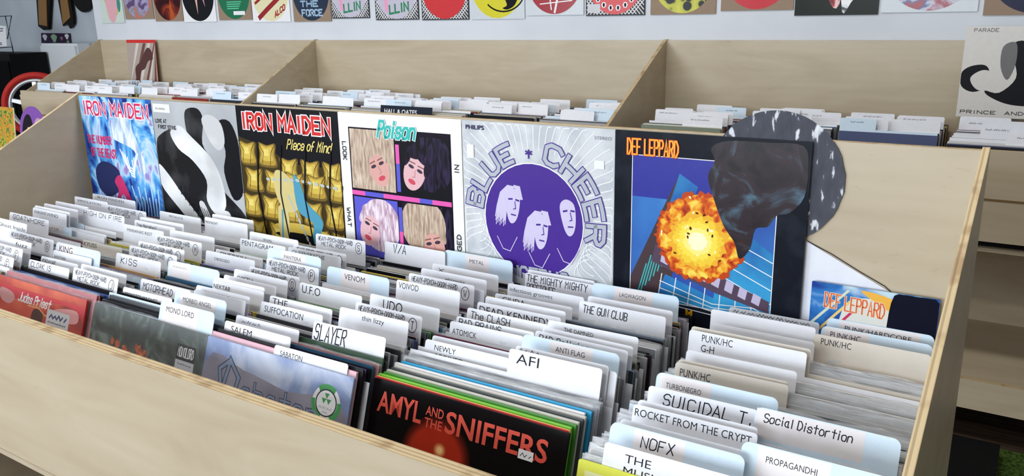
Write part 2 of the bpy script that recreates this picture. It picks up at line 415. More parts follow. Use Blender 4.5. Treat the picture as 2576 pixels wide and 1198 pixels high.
XI0, XI1 = -0.008, 2.098
front, fpart = rack(XI0, XI1, 0.0045, 0.0, 'birch plywood record rack in the foreground with six rows of records', low=False, th=0.009)
b = MB(); b.box((0.0, -0.008, -0.330), (2.09, 0.0045, -0.3185), PL); fpart(b, 'display_ledge')

BX = [-3.50, -1.395, 0.725, 2.845]
ZB = 0.058; YB = 2.195
for i in range(3):
    o, bp = rack(BX[i]+(0.014 if i else 0), BX[i+1], YB, ZB, ('left section of the plywood rack against the wall', 'middle section of the plywood rack against the wall', 'right section of the plywood rack against the wall')[i],
         'wall rack sections', left=True, right=(i == 2), slope=(0.55, 0.55))
    b = MB(); b.box((BX[i]+0.016, YB-0.602, ZB-0.449), (BX[i+1], YB-0.6, ZB-0.443), mat((120, 96, 62), 0.6)); bp(b, 'front_seam')

# ================================================================== DIVIDER CARDS
WC = (232, 233, 238); BC = (208, 226, 240); KC = (214, 206, 194)
CT = 0.0009
ZR = -0.300   # level of the record tops in the front rack
def lean_of(s):
    return min(R(4+15*min(1, max(0, (-0.02-s)/0.44))), math.atan2(0.568+s, 0.297))
def round_outline(xs0, xs1, zt, zlow, bx0, bx1, rc):
    """card outline, tab between xs0..xs1 rising to zt above a body bx0..bx1"""
    pts = [(bx0, 0), (bx1, 0), (bx1, zlow)]
    if xs1 < bx1-0.002: pts += [(xs1, zlow)]
    for i in range(6): a = R(90*i/5); pts.append((xs1-rc+rc*math.cos(a), zt-rc+rc*math.sin(a)))
    for i in range(6): a = R(90+90*i/5); pts.append((xs0+rc+rc*math.cos(a), zt-rc+rc*math.sin(a)))
    if xs0 > bx0+0.002: pts += [(xs0, zlow)]
    pts += [(bx0, zlow)]
    return [p for i, p in enumerate(pts) if i == 0 or (abs(p[0]-pts[i-1][0])+abs(p[1]-pts[i-1][1])) > 1e-5]
ORD = ['first', 'second', 'third', 'fourth', 'fifth', 'sixth', 'seventh', 'eighth', 'ninth', 'tenth', 'eleventh', 'twelfth', 'thirteenth', 'fourteenth', 'fifteenth', 'sixteenth', 'seventeenth', 'eighteenth', 'nineteenth', 'twentieth', '21st', '22nd', '23rd', '24th', '25th', '26th']
ROW = ['leftmost', 'second', 'third', 'fourth', 'fifth', 'rightmost']
# column, tab top-left, tab top-right (measured on the photograph), text, style, colour, (text start, text width, drop mm, cap mm)
H = 'HEAVY-PSYCH-DOOM-HARD'
CARDS = [
 (0, (-80, 645), (24, 675), '', 'p', WC, None), (0, (-75, 618), (34, 650), H+'@E', 'm', WC, None), (0, (-48, 598), (55, 628), H+'@F', 'm', WC, None),
 (0, (-30, 583), (78, 612), 'fuzz', 'p', WC, (.66, .26, 13, 7)), (0, (33, 575), (125, 607), H+'@G', 'm', WC, None),
 (0, (-40, 538), (65, 565), 'The Ghost Inside', 'p', WC, (.14, .84, 17, 7)), (0, (28, 532), (118, 556), 'GOATWHORE', 'h', WC, (.1, .8, 14, 9)),
 (0, (80, 548), (170, 577), 'GLITTER GLITTER^WIZARD WIZARD', 'p', BC, (.13, .6, 12, 4)), (0, (115, 543), (210, 565), '', 'p', BC, None),
 (0, (84, 521), (165, 540), 'HAWKWIND', 'p', WC, (.06, .7, 13, 7)), (0, (88, 516), (174, 535), '', 'p', WC, None), (0, (111, 511), (193, 529), '', 'p', WC, None),
 (0, (140, 505), (221, 522), 'HEATHEN', 's', WC, (.2, .4, 14, 4)), (0, (215, 522), (304, 547), 'HIGH ON FIRE', 'h', WC, (.04, .9, 14, 9)),
 (0, (190, 493), (267, 510), 'IMMOLATION', 'p', WC, (.1, .7, 12, 5)), (0, (254, 513), (340, 533), H+'@H', 'm', WC, None), (0, (272, 513), (361, 535), H+'@I', 'm', WC, None),
 (0, (240, 485), (332, 508), 'IRON MAIDEN', 'p', WC, (.12, .62, 10, 5)),
 (1, (74, 652), (177, 677), 'CLOAK IS', 'h', WC, (.06, .5, 14, 9)), (1, (185, 671), (297, 702), H+'@J', 'm', WC, None), (1, (205, 663), (319, 692), '', 'p', WC, None),
 (1, (100, 645), (203, 665), 'KADAVAR', 'h', WC, (.05, .35, 12, 6)), (1, (130, 630), (237, 650), 'KATATONIA', 'p', WC, (.05, .3, 16, 5)), (1, (142, 608), (254, 634), 'KING', 'p', BC, (.09, .3, 17, 11)),
 (1, (207, 604), (310, 624), 'KYUSS', 'p', KC, (.03, .34, 10, 8)), (1, (292, 636), (408, 660), 'KISS', 'h', WC, (.12, .36, 19, 11)), (1, (327, 616), (443, 645), H+'@K', 'm', WC, None),
 (1, (349, 606), (465, 630), H+'@L', 'm', WC, None), (1, (390, 590), (510, 612), H+'@M', 'm', WC, None), (1, (311, 563), (412, 583), 'MARIANAS REST', 'p', WC, (.1, .62, 15, 6)),
 (1, (340, 552), (438, 574), 'The Marshall', 'h', WC, (.05, .5, 14, 6)), (1, (352, 545), (463, 565), '', 'p', WC, None), (1, (426, 578), (542, 598), '', 'p', WC, None),
 (1, (402, 530), (503, 550), 'METALLICA', 'p', WC, (.24, .34, 11, 4.5)), (1, (514, 545), (622, 565), 'MIDNIGHT', 'p', WC, (.02, .3, 14, 5)), (1, (534, 538), (638, 555), 'MONOLITH', 's', WC, (.56, .3, 13, 4.5)),
 (2, (398, 757), (553, 785), 'MONO LORD', 'p', BC, (.12, .52, 17, 8)), (2, (310, 722), (437, 752), 'MONSTER MAGNET', 'p', WC, (.06, .66, 15, 6)), (2, (437, 730), (580, 757), 'MORBID ANGEL', 'p', BC, (.17, .56, 17, 6.5)),
 (2, (355, 700), (480, 732), 'MOTORHEAD', 'h', WC, (.06, .6, 19, 11)), (2, (425, 654), (554, 682), 'NACHTMYSTIUM', 's', BC, (.1, .28, 12, 4)),
 (2, (489, 728), (622, 758), '', 'p', WC, None), (2, (495, 717), (632, 748), 'NAPALM DEATH', 'p', WC, (.04, .66, 16, 8)), (2, (537, 704), (665, 734), 'NEKTAR', 'p', WC, (.02, .34, 14, 7)),
 (2, (540, 697), (667, 725), '', 'p', WC, None), (2, (563, 690), (694, 722), '', 'p', WC, None), (2, (591, 675), (721, 708), 'OPETH', 'p', WC, (.06, .3, 19, 7)), (2, (628, 669), (751, 699), H+'@O', 'm', WC, None),
 (2, (522, 628), (636, 658), 'OBSESSED', 'p', WC, (.18, .32, 16, 5)), (2, (544, 625), (658, 652), 'OVERKILL', 'p', WC, (.1, .6, 12, 8)), (2, (605, 598), (716, 622), 'PENTAGRAM', 'p', WC, (.05, .68, 13, 9)),
 (2, (675, 621), (805, 650), 'PANTERA', 'p', BC, (.32, .32, 15, 6)), (2, (673, 647), (799, 677), H+'@P', 'm', WC, None), (2, (630, 581), (747, 606), 'RIVAL', 'p', WC, (.3, .18, 15, 4.5)),
 (2, (727, 620), (855, 648), 'QUEENSRYCHE', 'p', WC, (.08, .62, 12, 7)), (2, (739, 614), (869, 641), H+'@R', 'm', WC, None), (2, (792, 588), (922, 607), H+'@S', 'm', WC, None),
 (3, (690, 869), (878, 918), 'SABATON', 'p', WC, (.09, .31, 14, 7)), (3, (568, 806), (734, 850), 'SALEM', 'p', WC, (.11, .32, 15, 9)), (3, (594, 793), (758, 831), 'SUNN', 's', WC, (.1, .3, 11, 6)),
 (3, (790, 808), (976, 850), 'SLAYER', 'h', WC, (.03, .44, 26, 21)), (3, (655, 759), (818, 793), 'SUFFOCATION', 'p', WC, (.07, .63, 15, 9)), (3, (680, 743), (837, 780), 'THE', 'p', WC, (.05, .25, 12, 9)),
 (3, (855, 773), (1033, 810), 'thin lizzy', 'p', WC, (.34, .32, 13, 7)), (3, (895, 759), (1062, 798), H+'@T', 'm', WC, None), (3, (759, 707), (904, 748), 'U.F.O', 'p', WC, (.05, .3, 16, 12)),
 (3, (931, 738), (1106, 778), 'UDO', 'p', WC, (.2, .28, 19, 14)), (3, (827, 667), (975, 703), 'VENOM', 'p', BC, (.29, .33, 17, 9)), (3, (998, 703), (1158, 735), 'VOIVOD', 'p', WC, (.04, .32, 13, 9)),
 (3, (1029, 686), (1192, 720), H+'@W', 'm', WC, None), (3, (1055, 698), (1217, 732), '', 'p', WC, None), (3, (1059, 674), (1224, 706), 'whitesnake', 'p', WC, (.38, .3, 14, 4.5)),
 (3, (1088, 662), (1253, 694), 'X', 'h', WC, (.1, .08, 14, 6)), (3, (970, 606), (1117, 635), 'V/A', 'h', WC, (.15, .21, 19, 15)), (3, (1117, 628), (1287, 659), 'METAL', 'p', BC, (.38, .21, 17, 6)),
 (4, (1069, 855), (1287, 900), 'NEWLY^ARRIVED', 'p', WC, (.12, .26, 13, 7)), (4, (1087, 845), (1298, 889), '', 'p', WC, None), (4, (1133, 808), (1318, 848), 'ATOMICK', 'p', WC, (.04, .34, 19, 8)),
 (4, (1282, 878), (1521, 928), 'AFI', 'p', WC, (.09, .25, 17, 12)), (4, (1335, 890), (1557, 937), '', 'p', WC, None), (4, (1300, 869), (1534, 922), 'ALK RIOT', 's', WC, (.03, .25, 10, 8)),
 (4, (1317, 840), (1562, 893), 'ANTI FLAG', 'p', BC, (.36, .3, 15, 6.5)), (4, (1148, 796), (1344, 838), 'BAD BRAINS', 'h', WC, (.04, .55, 13, 9)), (4, (1347, 830), (1578, 884), 'BAD Religion', 'h', WC, (.05, .55, 14, 8)),
 (4, (1364, 822), (1592, 873), '', 'p', WC, None), (4, (1175, 773), (1380, 818), 'The CLASH', 'h', WC, (.05, .49, 16, 10)), (4, (1201, 760), (1414, 800), 'DEAD KENNEDYS', 'p', WC, (.03, .92, 17, 11)),
 (4, (1380, 805), (1609, 850), 'THE DAMNED', 'p', WC, (.19, .33, 13, 5.5)), (4, (1222, 745), (1424, 785), '', 'p', WC, None), (4, (1246, 738), (1442, 774), 'GIUDA', 'p', WC, (.1, .3, 13, 9)),
 (4, (1277, 712), (1469, 749), 'infectious grooves', 'p', WC, (.03, .57, 13, 6)), (4, (1458, 755), (1674, 799), 'THE GUN CLUB', 'h', WC, (.05, .52, 18, 11)), (4, (1479, 744), (1693, 784), 'HUSKER', 's', WC, (.16, .2, 16, 5)),
 (4, (1490, 711), (1710, 747), 'LAGWAGON', 'p', BC, (.33, .3, 16, 6)), (4, (1324, 684), (1490, 719), 'THE MIGHTY MIGHTY^BOSSTONES', 'h', WC, (.03, .88, 15, 11)), (4, (1330, 676), (1494, 709), '', 'p', WC, None),
 (5, (1523, 1114), (1870, 1204), 'THE^MUSLIMS', 'p', WC, (.17, .2, 16, 8)), (5, (1540, 1060), (1878, 1150), 'NOFX', 'h', BC, (.25, .25, 20, 11)), (5, (1562, 1054), (1882, 1138), '', 'p', WC, None),
 (5, (1870, 1108), (2275, 1212), 'PROPAGANDHI', 'p', BC, (.17, .33, 17, 6)),
 (5, (1592, 1021), (1914, 1088), 'ROCKET FROM THE CRYPT', 'p', WC, (.02, .94, 13, 8)), (5, (1605, 1009), (1914, 1074), 'SEX PISTOLS', 'p', WC, (.2, .3, 13, 4)),
 (5, (1634, 971), (1910, 1032), 'SUICIDAL T.', 'h', WC, (.15, .82, 20, 13)), (5, (1903, 1022), (2270, 1108), 'Social Distortion', 'h', BC, (.07, .62, 16, 9)), (5, (1654, 935), (1961, 1004), 'TURBONEGRO', 'p', BC, (.09, .3, 18, 6)),
 (5, (1701, 911), (1987, 970), 'PUNK/HC', 'p', KC, (.05, .28, 17, 9)), (5, (1708, 903), (1984, 962), '', 'p', KC, None), (5, (1728, 881), (2008, 936), '', 'p', WC, None),
 (5, (1735, 827), (2028, 890), 'PUNK/HC^G-H', 'p', WC, (.12, .27, 13, 9)), (5, (1741, 818), (2038, 882), '', 'p', KC, None), (5, (1787, 811), (2048, 864), '', 'p', WC, None),
 (5, (1791, 775), (2050, 828), '', 'p', WC, None), (5, (1836, 770), (2058, 817), 'PUNK N-O FULL', 's', WC, (.05, .85, 8, 6)),
 (5, (2053, 831), (2338, 904), 'PUNK/HC', 'p', KC, (.07, .27, 13, 8)), (5, (2072, 811), (2344, 878), 'PUNK/HC', 'p', BC, (.09, .28, 15, 8)), (5, (2083, 795), (2350, 850), 'PUNK/HARDCORE', 'p', BC, (.18, .62, 15, 6.5)),
]
GENERIC = ('NEWLY^ARRIVED', 'PUNK/HC', 'PUNK/HC^G-H', 'PUNK/HARDCORE', 'METAL', 'V/A', 'THE')
COLX = [(0.12, 0.07), (0.440, 0.395), (0.769, 0.737), (1.085, 1.070), (1.411, 1.404), (1.767, 1.767)]   # left edge of each row, front and back
FR = {0: -0.486, 1: -0.468, 2: -0.466, 3: -0.466, 4: -0.434, 5: -0.480}
def colx(k, s):
    f = min(1, max(0, (s+0.47)/0.45)); return COLX[k][0]*(1-f)+COLX[k][1]*f
info = []
for c in CARDS:
    k, a, bq = c[0], c[1], c[2]; best = None
    for q in range(48):
        zt = -0.294+q*0.001; A, B = at(a, 2, zt), at(bq, 2, zt); y = (A.y+B.y)/2; th = lean_of(y)
        for _ in range(3): s = y-(zt-ZR)*math.tan(th); th = lean_of(s)
        X = colx(k, s); left = (A.x+B.x)/2 < X+LP/2
        dx = A.x-X if left else B.x-(X+LP)
        cost = (dx/0.015)**2+((zt+0.266)/0.014)**2+(max(0, s+0.012)/0.003)**2+(max(0, FR[k]+0.005-s)/0.003)**2
        if best is None or cost < best[0]: best = (cost, [k, s, th, A.x, B.x, y, zt, math.atan2(B.y-A.y, B.x-A.x), c, left])
    info.append(best[1])
for k in range(6):          # keep neighbouring cards from touching
    L = sorted([i for i in info if i[0] == k], key=lambda i: i[1])
    for i in L: i[1] = max(i[1], FR[k]+0.0062)
    for a, b2 in zip(L, L[1:]):
        if b2[1]-a[1] < 0.0026: b2[1] = a[1]+0.0026
    for a, b2 in zip(L[::-1], L[::-1][1:]):
        if a[1] > -0.010: a[1] = -0.010
        if a[1]-b2[1] < 0.0024: b2[1] = a[1]-0.0024
for i in info:
    X = colx(i[0], i[1]); dx = i[3]-X if i[9] else i[4]-(X+LP)
    i.append(X+max(-0.012, min(0.012, dx)))
for k in range(6):
    L = sorted([i for i in info if i[0] == k], key=lambda i: i[1])
    for n, i in enumerate(L):
        _, s, th, xa, xb, y, zt, yaw, c, left, bx0 = i
        txt, sty, colr, opt = c[3], c[4], c[5], c[6]
        bx1 = bx0+LP
        lo = min(bx0, xa); hi = max(bx1, xb)
        if k == 0: lo = max(lo, XI0+0.004)
        if k == 5: hi = min(hi, XI1-0.004); 
        xa2, xb2 = max(xa, lo), min(xb, hi)
        hgt = (zt+0.597)/math.cos(th)          # slant height to the tab top
        yb = s-(-0.597-ZR)*-math.tan(th)
        rc = 0.0085 if colr == BC else 0.0045
        zl = hgt-0.034
        pts = [(p[0]-lo, 0, p[1]) for p in round_outline(xa2, xb2, hgt, zl, lo, hi, rc)]
        b = MB(); b.prism(pts, (0, CT, 0), mat(colr, 0.38))
        # swing slightly about the middle so both measured corners fit
        yw = max(-R(0.9), min(R(0.9), yaw)); xm = (xa2+xb2)/2
        M = Matrix.Translation((xm, yb, -0.597)) @ Matrix.Rotation(yw, 4, 'Z') @ Matrix.Rotation(-th, 4, 'X') @ Matrix.Translation((lo-xm, 0, 0))
        o = b.build('divider_card', M=M)
        cn = {WC: 'white', BC: 'pale blue', KC: 'cream'}[colr]
        if txt in GENERIC: d = 'printed ' + txt.replace('^', ' ') if sty == 'p' else 'hand-lettered ' + txt
        elif sty == 's': d = 'illegible small writing'
        elif '@' in txt: d = 'marker scribble and circled '+txt[-1]
        elif txt: d = ('handwritten' if sty == 'h' else 'printed')+' name starting with '+txt[0].upper()
        else: d = 'no visible name'
        tag(o, '%s card, %s, %s divider from front in %s row' % (cn, d, ORD[n], ROW[k]), 'divider', 'divider cards in the foreground rack')
        tw = xb2-xa2; x0 = xa2-lo
        if colr == BC and opt:
            q = MB(); f0, f1 = opt[0]-0.06, opt[0]+opt[1]+0.08
            q.face([(x0+tw*f0, -0.0001, hgt-0.036), (x0+tw*f1, -0.0001, hgt-0.036), (x0+tw*f1, -0.0001, hgt-0.0012), (x0+tw*f0, -0.0001, hgt-0.0012)], mat((228, 222, 222), 0.35))
            q.build('label_tape', parent=o)
        if txt:
            q = MB(); rnd = random.Random(txt)
            if sty == 's':
                squiggle(q, x0+tw*opt[0], hgt-opt[2]*0.001, tw*opt[1], opt[3]*0.001, 0.0008, INK if colr == WC else mat((150, 150, 155), 0.5), -0.00018, seed=len(txt))
            elif '@' in txt:
                t1, t2 = txt.split('@')
                stroke_text(q, t1, x0+tw*0.05, hgt-0.013, tw*0.7, 0.0085, 0.0010, INK, -0.00018, jit=0.06, shear=0.1)
                stroke_text(q, 'METAL ROCK', x0+tw*0.12, hgt-0.0235, tw*0.5, 0.0075, 0.0010, INK, -0.00018, jit=0.06)
                cx, cz = x0+tw*0.87, hgt-0.0165
                strokes(q, [[(cx+0.0085*math.cos(R(t)), cz+0.0115*math.sin(R(t))) for t in range(0, 375, 20)]], lambda a, b_: (a, b_), 0.0011, INK, -0.00018)
                stroke_text(q, t2, cx-0.003, cz-0.006, 0.006, 0.012, 0.0012, INK, -0.0002)
            else:
                fx, fw, dr, cap = opt
                for li, tt in enumerate(txt.split('^')):
                    wdt = tw*fw*(1 if li == 0 else min(1.0, max(0.35, len(tt)/max(1.0, len(txt.split('^')[0])))))
                    if li: wdt = min(tw*0.42, tw*fw*len(tt)/len(txt.split('^')[0]))
                    if li == 0: gap = max(2.5, dr-cap-1)*0.001; cp = cap*0.001*(1.12 if sty == 'h' else 1.22); z = hgt-gap-cp
                    else: z -= cp+0.004
                    if sty == 'p': print_text(q, tt, x0+tw*fx, z, wdt, INK, -0.00018, h=cp, thin=-0.004)
                    else: stroke_text(q, tt, x0+tw*fx, z, wdt, cp, 0.0007+cap*0.00006, INK, -0.00018, jit=0.035, shear=0.08)
            q.build('lettering', parent=o)

# ================================================================== RECORDS IN THE FRONT RACK
PALD = [(26, 26, 30), (34, 34, 38), (40, 42, 46), (52, 52, 56), (30, 34, 40), (70, 72, 76), (24, 24, 26)]
PALG = [(110, 112, 116), (140, 142, 146), (168, 168, 170), (196, 194, 190), (214, 210, 202), (92, 96, 104)]
PALC = [(150, 44, 44), (60, 70, 110), (180, 160, 110), (88, 70, 56), (120, 130, 110), (50, 90, 120), (200, 180, 70), (96, 40, 60), (60, 84, 66)]
# records set apart by their look: column -> list of (top position, colour, label)
SPECIAL = {
 1: [(-0.4570, (176, 32, 44), 'red sleeve directly behind the red-orange front record of the second row'), (-0.4380, (70, 96, 160), 'blue-edged record, first blue one behind the two red sleeves'),
     (-0.4300, (84, 112, 178), 'blue-edged record, second blue one behind the two red sleeves'), (-0.3255, (176, 140, 92), 'tan brown sleeve in front of the handwritten card in the second row')],
 3: [(-0.4560, (226, 178, 190), 'pale pink record just behind the blue-grey front record of the fourth row'), (-0.4330, (24, 26, 32), 'black record behind the pale pink one in the fourth row'),
     (-0.4180, (164, 40, 44), 'thick red record in the front of the fourth row')],
 4: [(-0.4270, (206, 60, 62), 'red-edged record right behind the black front record of fifth row'), (-0.4200, (122, 196, 62), 'lime green-edged record near the front of the fifth row'),
     (-0.4130, (72, 140, 54), 'green-edged record behind the lime one in the fifth row'), (-0.4060, (206, 204, 190), 'cream-edged record behind the green ones in the fifth row'),
     (-0.3990, (70, 76, 78), 'charcoal-edged record behind the cream one in the fifth row'), (-0.3920, (212, 208, 198), 'second cream-edged record near the front of the fifth row'),
     (-0.3850, (232, 232, 232), 'white-edged record near the front of the fifth row'), (-0.3780, (48, 160, 206), 'sky blue-edged record near the front of the fifth row'),
     (-0.3710, (52, 54, 70), 'dark navy-edged record near the front of the fifth row'),
     (-0.2300, (210, 196, 60), 'yellow-edged record halfway down the fifth row'), (-0.1350, (122, 132, 150), 'blue-grey sleeve in front of a handwritten card in fifth row')],
 5: []}
NREC = 0
STUFF = []
for k in range(6):
    L = sorted([i[1] for i in info if i[0] == k])
    s = FR[k]+0.0075; sp = sorted(SPECIAL.get(k, [])); spx = [q[0] for q in sp]
    rnd = random.Random(k+5)
    spots = [(q[0], q[1], q[2]) for q in sp]
    while s < -0.016:
        t = rnd.uniform(0.0028, 0.0042)
        clash = [c for c in L if s-0.0018 < c < s+t+0.0012]
        if clash: s = max(clash)+0.0022; continue
        sc = [q for q in spx if s-0.0052 < q < s+t+0.0005]
        if sc: s = max(sc)+0.0056; continue
        spots.append((s, None, t)); s += t+rnd.uniform(0.0018, 0.0036)
    for s, colr, lt in sorted(spots, key=lambda q: q[0]):
        if s+0.005 > -0.011: continue
        th = lean_of(s); t = 0.0042 if colr else lt
        grp = None; plain = colr is None
        if colr is None:
            r = rnd.random()
            if k == 5: colr = rnd.choice(PALG+[(214, 210, 206)]) if r < 0.75 else rnd.choice(PALD)
            elif k == 4 and s < -0.3: colr = rnd.choice(PALG)
            else: colr = rnd.choice(PALD) if r < 0.62 else (rnd.choice(PALG) if r < 0.86 else rnd.choice(PALC))
            nb = sum(1 for q in L if q < s)
            tone = sum(colr)/3; sat = max(colr)-min(colr)
            cn = 'coloured' if sat > 34 else ('black' if tone < 48 else 'dark grey' if tone < 90 else 'grey' if tone < 160 else 'pale')
            lab = '%s record on edge, %s in %s row' % (cn, ('behind the %s divider' % ORD[nb-1]) if nb else 'before the first divider', ROW[k]); grp = 'plain records in the %s row' % ROW[k]
        else: lab = lt
        dz = rnd.uniform(-0.002, 0.007); x = colx(k, s)+rnd.uniform(-0.005, 0.005)
        if k == 5: x = min(x, XI1-LP-0.006)
        if k == 0: x = max(x, XI0+0.004)
        yb = s-0.297*math.tan(th)
        mt = mat(colr, 0.32)
        bag = None
        if k == 5:
            bag = (0.5, 0.008) if rnd.random() < 0.5 else None; dz -= 0.009
        elif k == 4 and s < -0.33:
            dz = -0.009+(s+0.434)*0.09; bag = (0.25, 0.004) if s > -0.38 and rnd.random() < 0.5 else None
        elif rnd.random() < (0.4 if k == 4 else 0.25): bag = (0.25, 0.004)
        hh = (0.297+dz)/math.cos(th)
        M = frameM(x, yb, -0.597, th)
        edgec = mt if sum(colr) > 330 or rnd.random() < 0.82 else mat(tuple(min(255, v+rnd.choice((50, 90, 130))) for v in colr), 0.45)
        sleeve('record', M, mt, edgec, w=LP, h=hh, t=t, bag=bag, label=lab, group=grp); NREC += 1

# ------------------------------------------------------------------ the five fronts facing the camera
def frontrec(k, s, art, face, spine, label, bag=(0.07, 0.006), x=None, parts=None, top=-0.30):
    th = lean_of(s); x = colx(k, s) if x is None else x
    return sleeve('record', frameM(x, s-0.297*math.tan(th), -0.597, th), face, spine, w=LP, h=(0.597+top)/math.cos(th), t=0.004, bag=bag, label=label, parts=parts)
# red-orange
a = Art(h=0.30); red = ramp_mat('red_orange_print', [(0.2, (140, 34, 26)), (0.5, (190, 62, 42)), (0.85, (220, 104, 66))], scale=9, dist=1)
a.rect(0, 0, 100, 100, red); a.blob([(0, 0), (100, 0), (100, 9), (88, 3), (60, 4), (40, 8), (0, 5)], mat((206, 52, 62), 0.25)); a.blob([(46, 12), (54, 10), (58, 13), (56, 26), (46, 28)], mat((74, 38, 28), 0.4))
a.blob([(6, 3), (20, 4), (24, 8), (18, 12), (8, 10)], mat((206, 150, 150), 0.3)); a.blob([(72, 6), (92, 4), (94, 11), (80, 13), (66, 11)], mat((224, 160, 160), 0.25))
tx = Art(h=0.30); tx.k = 6; tx.text('Judas Priest', 28, 8, 36, WHT, 'h', h=5.5, st=0.9, shear=0.3); tx.line([(40, 9.5), (52, 9), (60, 12.5), (64, 12)], 0.6, mat((236, 190, 120)))
st = Art(h=0.30); st.k = 8; st.rect(62, 7.5, 86, 26, mat((206, 208, 212), 0.5)); st.text('label', 65, 13, 18, mat((60, 60, 110)), 's', h=4, st=1.1); st.text('line', 64, 15.8, 19, INK, 's', h=1.2, st=0.35); st.text('note', 66, 18, 15, INK, 's', h=1.2, st=0.35)
frontrec(1, FR[1], None, red, mat((190, 40, 40)), 'glossy red-orange record with white script lettering, front of second row', x=0.431, parts=[('cover_print', a), ('lettering', tx), ('sticker', st)])
# dark green
a = Art(h=0.30); gm = ramp_mat('murky_green_print', [(0.1, (22, 28, 24)), (0.5, (58, 70, 64)), (0.9, (132, 146, 138))], scale=16, detail=8, dist=1.5)
a.rect(0, 0, 100, 100, gm)
fire = ramp_mat('ember_print', [(0.2, (120, 40, 20)), (0.6, (196, 92, 40)), (0.9, (220, 170, 80))], scale=90)
rnd = random.Random(3)
for (cx, cy, r) in ((22, 14.5, 1.6), (27, 15, 2), (34, 17, 2.2), (44, 13.5, 1.6), (47, 15.5, 2.6), (52, 17, 2.4), (49, 19, 2.8), (38, 18.5, 2), (57, 20, 1.8)): a.ell(cx, cy, r, r*1.3, fire, wob=0.35, seed=cx)
st = Art(h=0.30); st.k = 10; st.rect(78, 4, 93, 12.5, mat((16, 16, 18), 0.3)); st.text('MONOLORD', 79.2, 10.6, 12.6, WHT, 'h', h=5, st=0.45, jit=0.06); st.rect(78, 12.5, 93, 20.5, mat((186, 188, 196), 0.4)); st.text('note', 80, 15, 11, INK, 's', h=1.0, st=0.25); st.ell(81.5, 18, 1.2, 1.0, mat((50, 150, 70)))
frontrec(2, FR[2], None, gm, mat((50, 56, 54)), 'dark green smoky record with orange embers, front of third row', x=0.769, parts=[('cover_print', a), ('sticker', st)], bag=(0.10, 0.006))
# blue grey
a = Art(h=0.30); bl = ramp_mat('cloudy_blue_print', [(0.1, (92, 106, 156)), (0.5, (128, 148, 192)), (0.85, (200, 208, 226))], scale=9, detail=5, dist=0.8)
gy = ramp_mat('grey_haze_print', [(0.2, (92, 90, 110)), (0.8, (150, 146, 162))], scale=9)
a.rect(0, 0, 100, 100, bl); a.blob([(0, 10), (30, 7.5), (60, 11), (100, 14), (100, 100), (0, 100)], gy)
dk = mat((40, 46, 74), 0.3); lt = mat((140, 160, 196), 0.25, metal=0.4)
tx = Art(h=0.30); tx.k = 5
for m2, wd in ((dk, 2.9), (lt, 1.8)): tx.line([(16, 22), (19.5, 4.5), (27, 12), (25, 22)], wd, m2); tx.line([(19.5, 4.5), (12.5, 10), (16, 22)], wd, m2)
for m2, wd in ((dk, 1.9), (lt, 1.0)): tx.text('abaton', 30, 24, 52, m2, 'h', h=12, st=wd)
st = Art(h=0.30); st.k = 9; grn = mat((46, 150, 70), 0.3)
CX, CY = 86, 10.4
st.ell(CX, CY, 8.6, 8.4, WHT)
for a0 in (-120, 0, 120):
    st.line([(CX+8*math.cos(R(t+a0)), CY+7.6*math.sin(R(t+a0))) for t in range(-125, -55, 8)], 2.4, grn)
st.ell(CX, CY, 6.6, 6.6, BLK); st.ell(CX, CY, 5.9, 5.9, WHT)
for t in (-90, 30, 150): st.poly([(CX, CY-2), (CX+3*math.cos(R(t+30)), CY-2+3*math.sin(R(t+30))), (CX+3*math.cos(R(t-30)), CY-2+3*math.sin(R(t-30)))], grn)
st.text('PACIFIC BLUE', CX-4, CY+3, 8, INK, h=1.1); st.text('VINYL', CX-1.8, CY+5, 3.6, INK, h=1.0)
frontrec(3, FR[3], None, bl, mat((120, 136, 176)), 'blue-grey cloudy record with round green and white sticker, front of fourth row', x=1.085, parts=[('cover_print', a), ('lettering', tx), ('sticker', st)])
# black with red lettering
a = Art(h=0.30); bk = mat((14, 11, 13), 0.14); a.rect(0, 0, 100, 100, bk)
for i in range(10): a.ell(39, 26, 18.5-i*0.55, 18.5-i*0.55, mat((40+i*14, 15+i*3, 13+i), 0.2))
for i in range(5): a.ell(41, 22, 3.8-i*0.6, 3.8-i*0.6, mat((160+i*20, 48+i*36, 24+i*26), 0.2))
rd = mat((222, 88, 72), 0.25); tx = Art(h=0.30); tx.k = 18
tx.text('AMYL', 4, 13, 25, rd, h=9.8, thin=0.02); tx.text('AND', 31, 8.3, 9.5, rd, h=4.3, thin=0.012); tx.text('THE', 31, 13.6, 9.5, rd, h=4.3, thin=0.012); tx.text('SNIFFERS', 42, 13.4, 50, rd, h=9.8, thin=0.02)
st = Art(h=0.30); st.k = 24; st.rect(79, 10.5, 86, 14.5, WHT); st.text('sum', 80, 13.6, 5, INK, 's', h=2, st=0.3)
frontrec(4, FR[4], None, bk, mat((26, 22, 24)), 'black record with big red capital lettering, front of fifth row', x=1.411, parts=[('cover_print', a), ('lettering', tx), ('price_sticker', st)], bag=None, top=-0.308)
# yellow
a = Art(h=0.30); yl = mat((232, 236, 90), 0.3); a.rect(0, 0, 100, 100, yl); a.rect(3, 3, 97, 100, ramp_mat('pale_yellow_print', [(0.4, (244, 246, 196)), (0.6, (236, 240, 140))], scale=9))
for i in range(20):
    t = R(-190+i*16); a.line([(20+3*math.cos(t), 8+2*math.sin(t)), (20+9*math.cos(t+0.3), 8+6*math.sin(t+0.3))], 0.4, INK)
a.ell(27, 8, 6, 4, mat((196, 50, 110)), wob=0.2)
frontrec(5, FR[5], None, yl, mat((226, 232, 60)), 'bright yellow record with pink and black starburst, front of rightmost row', x=1.764, parts=[('cover_print', a)], bag=None, top=-0.308)
# the leftmost row has a pale front record
frontrec(0, FR[0], None, mat((196, 60, 60)), mat((200, 70, 70)), 'red record at the front of the leftmost row', x=0.10)

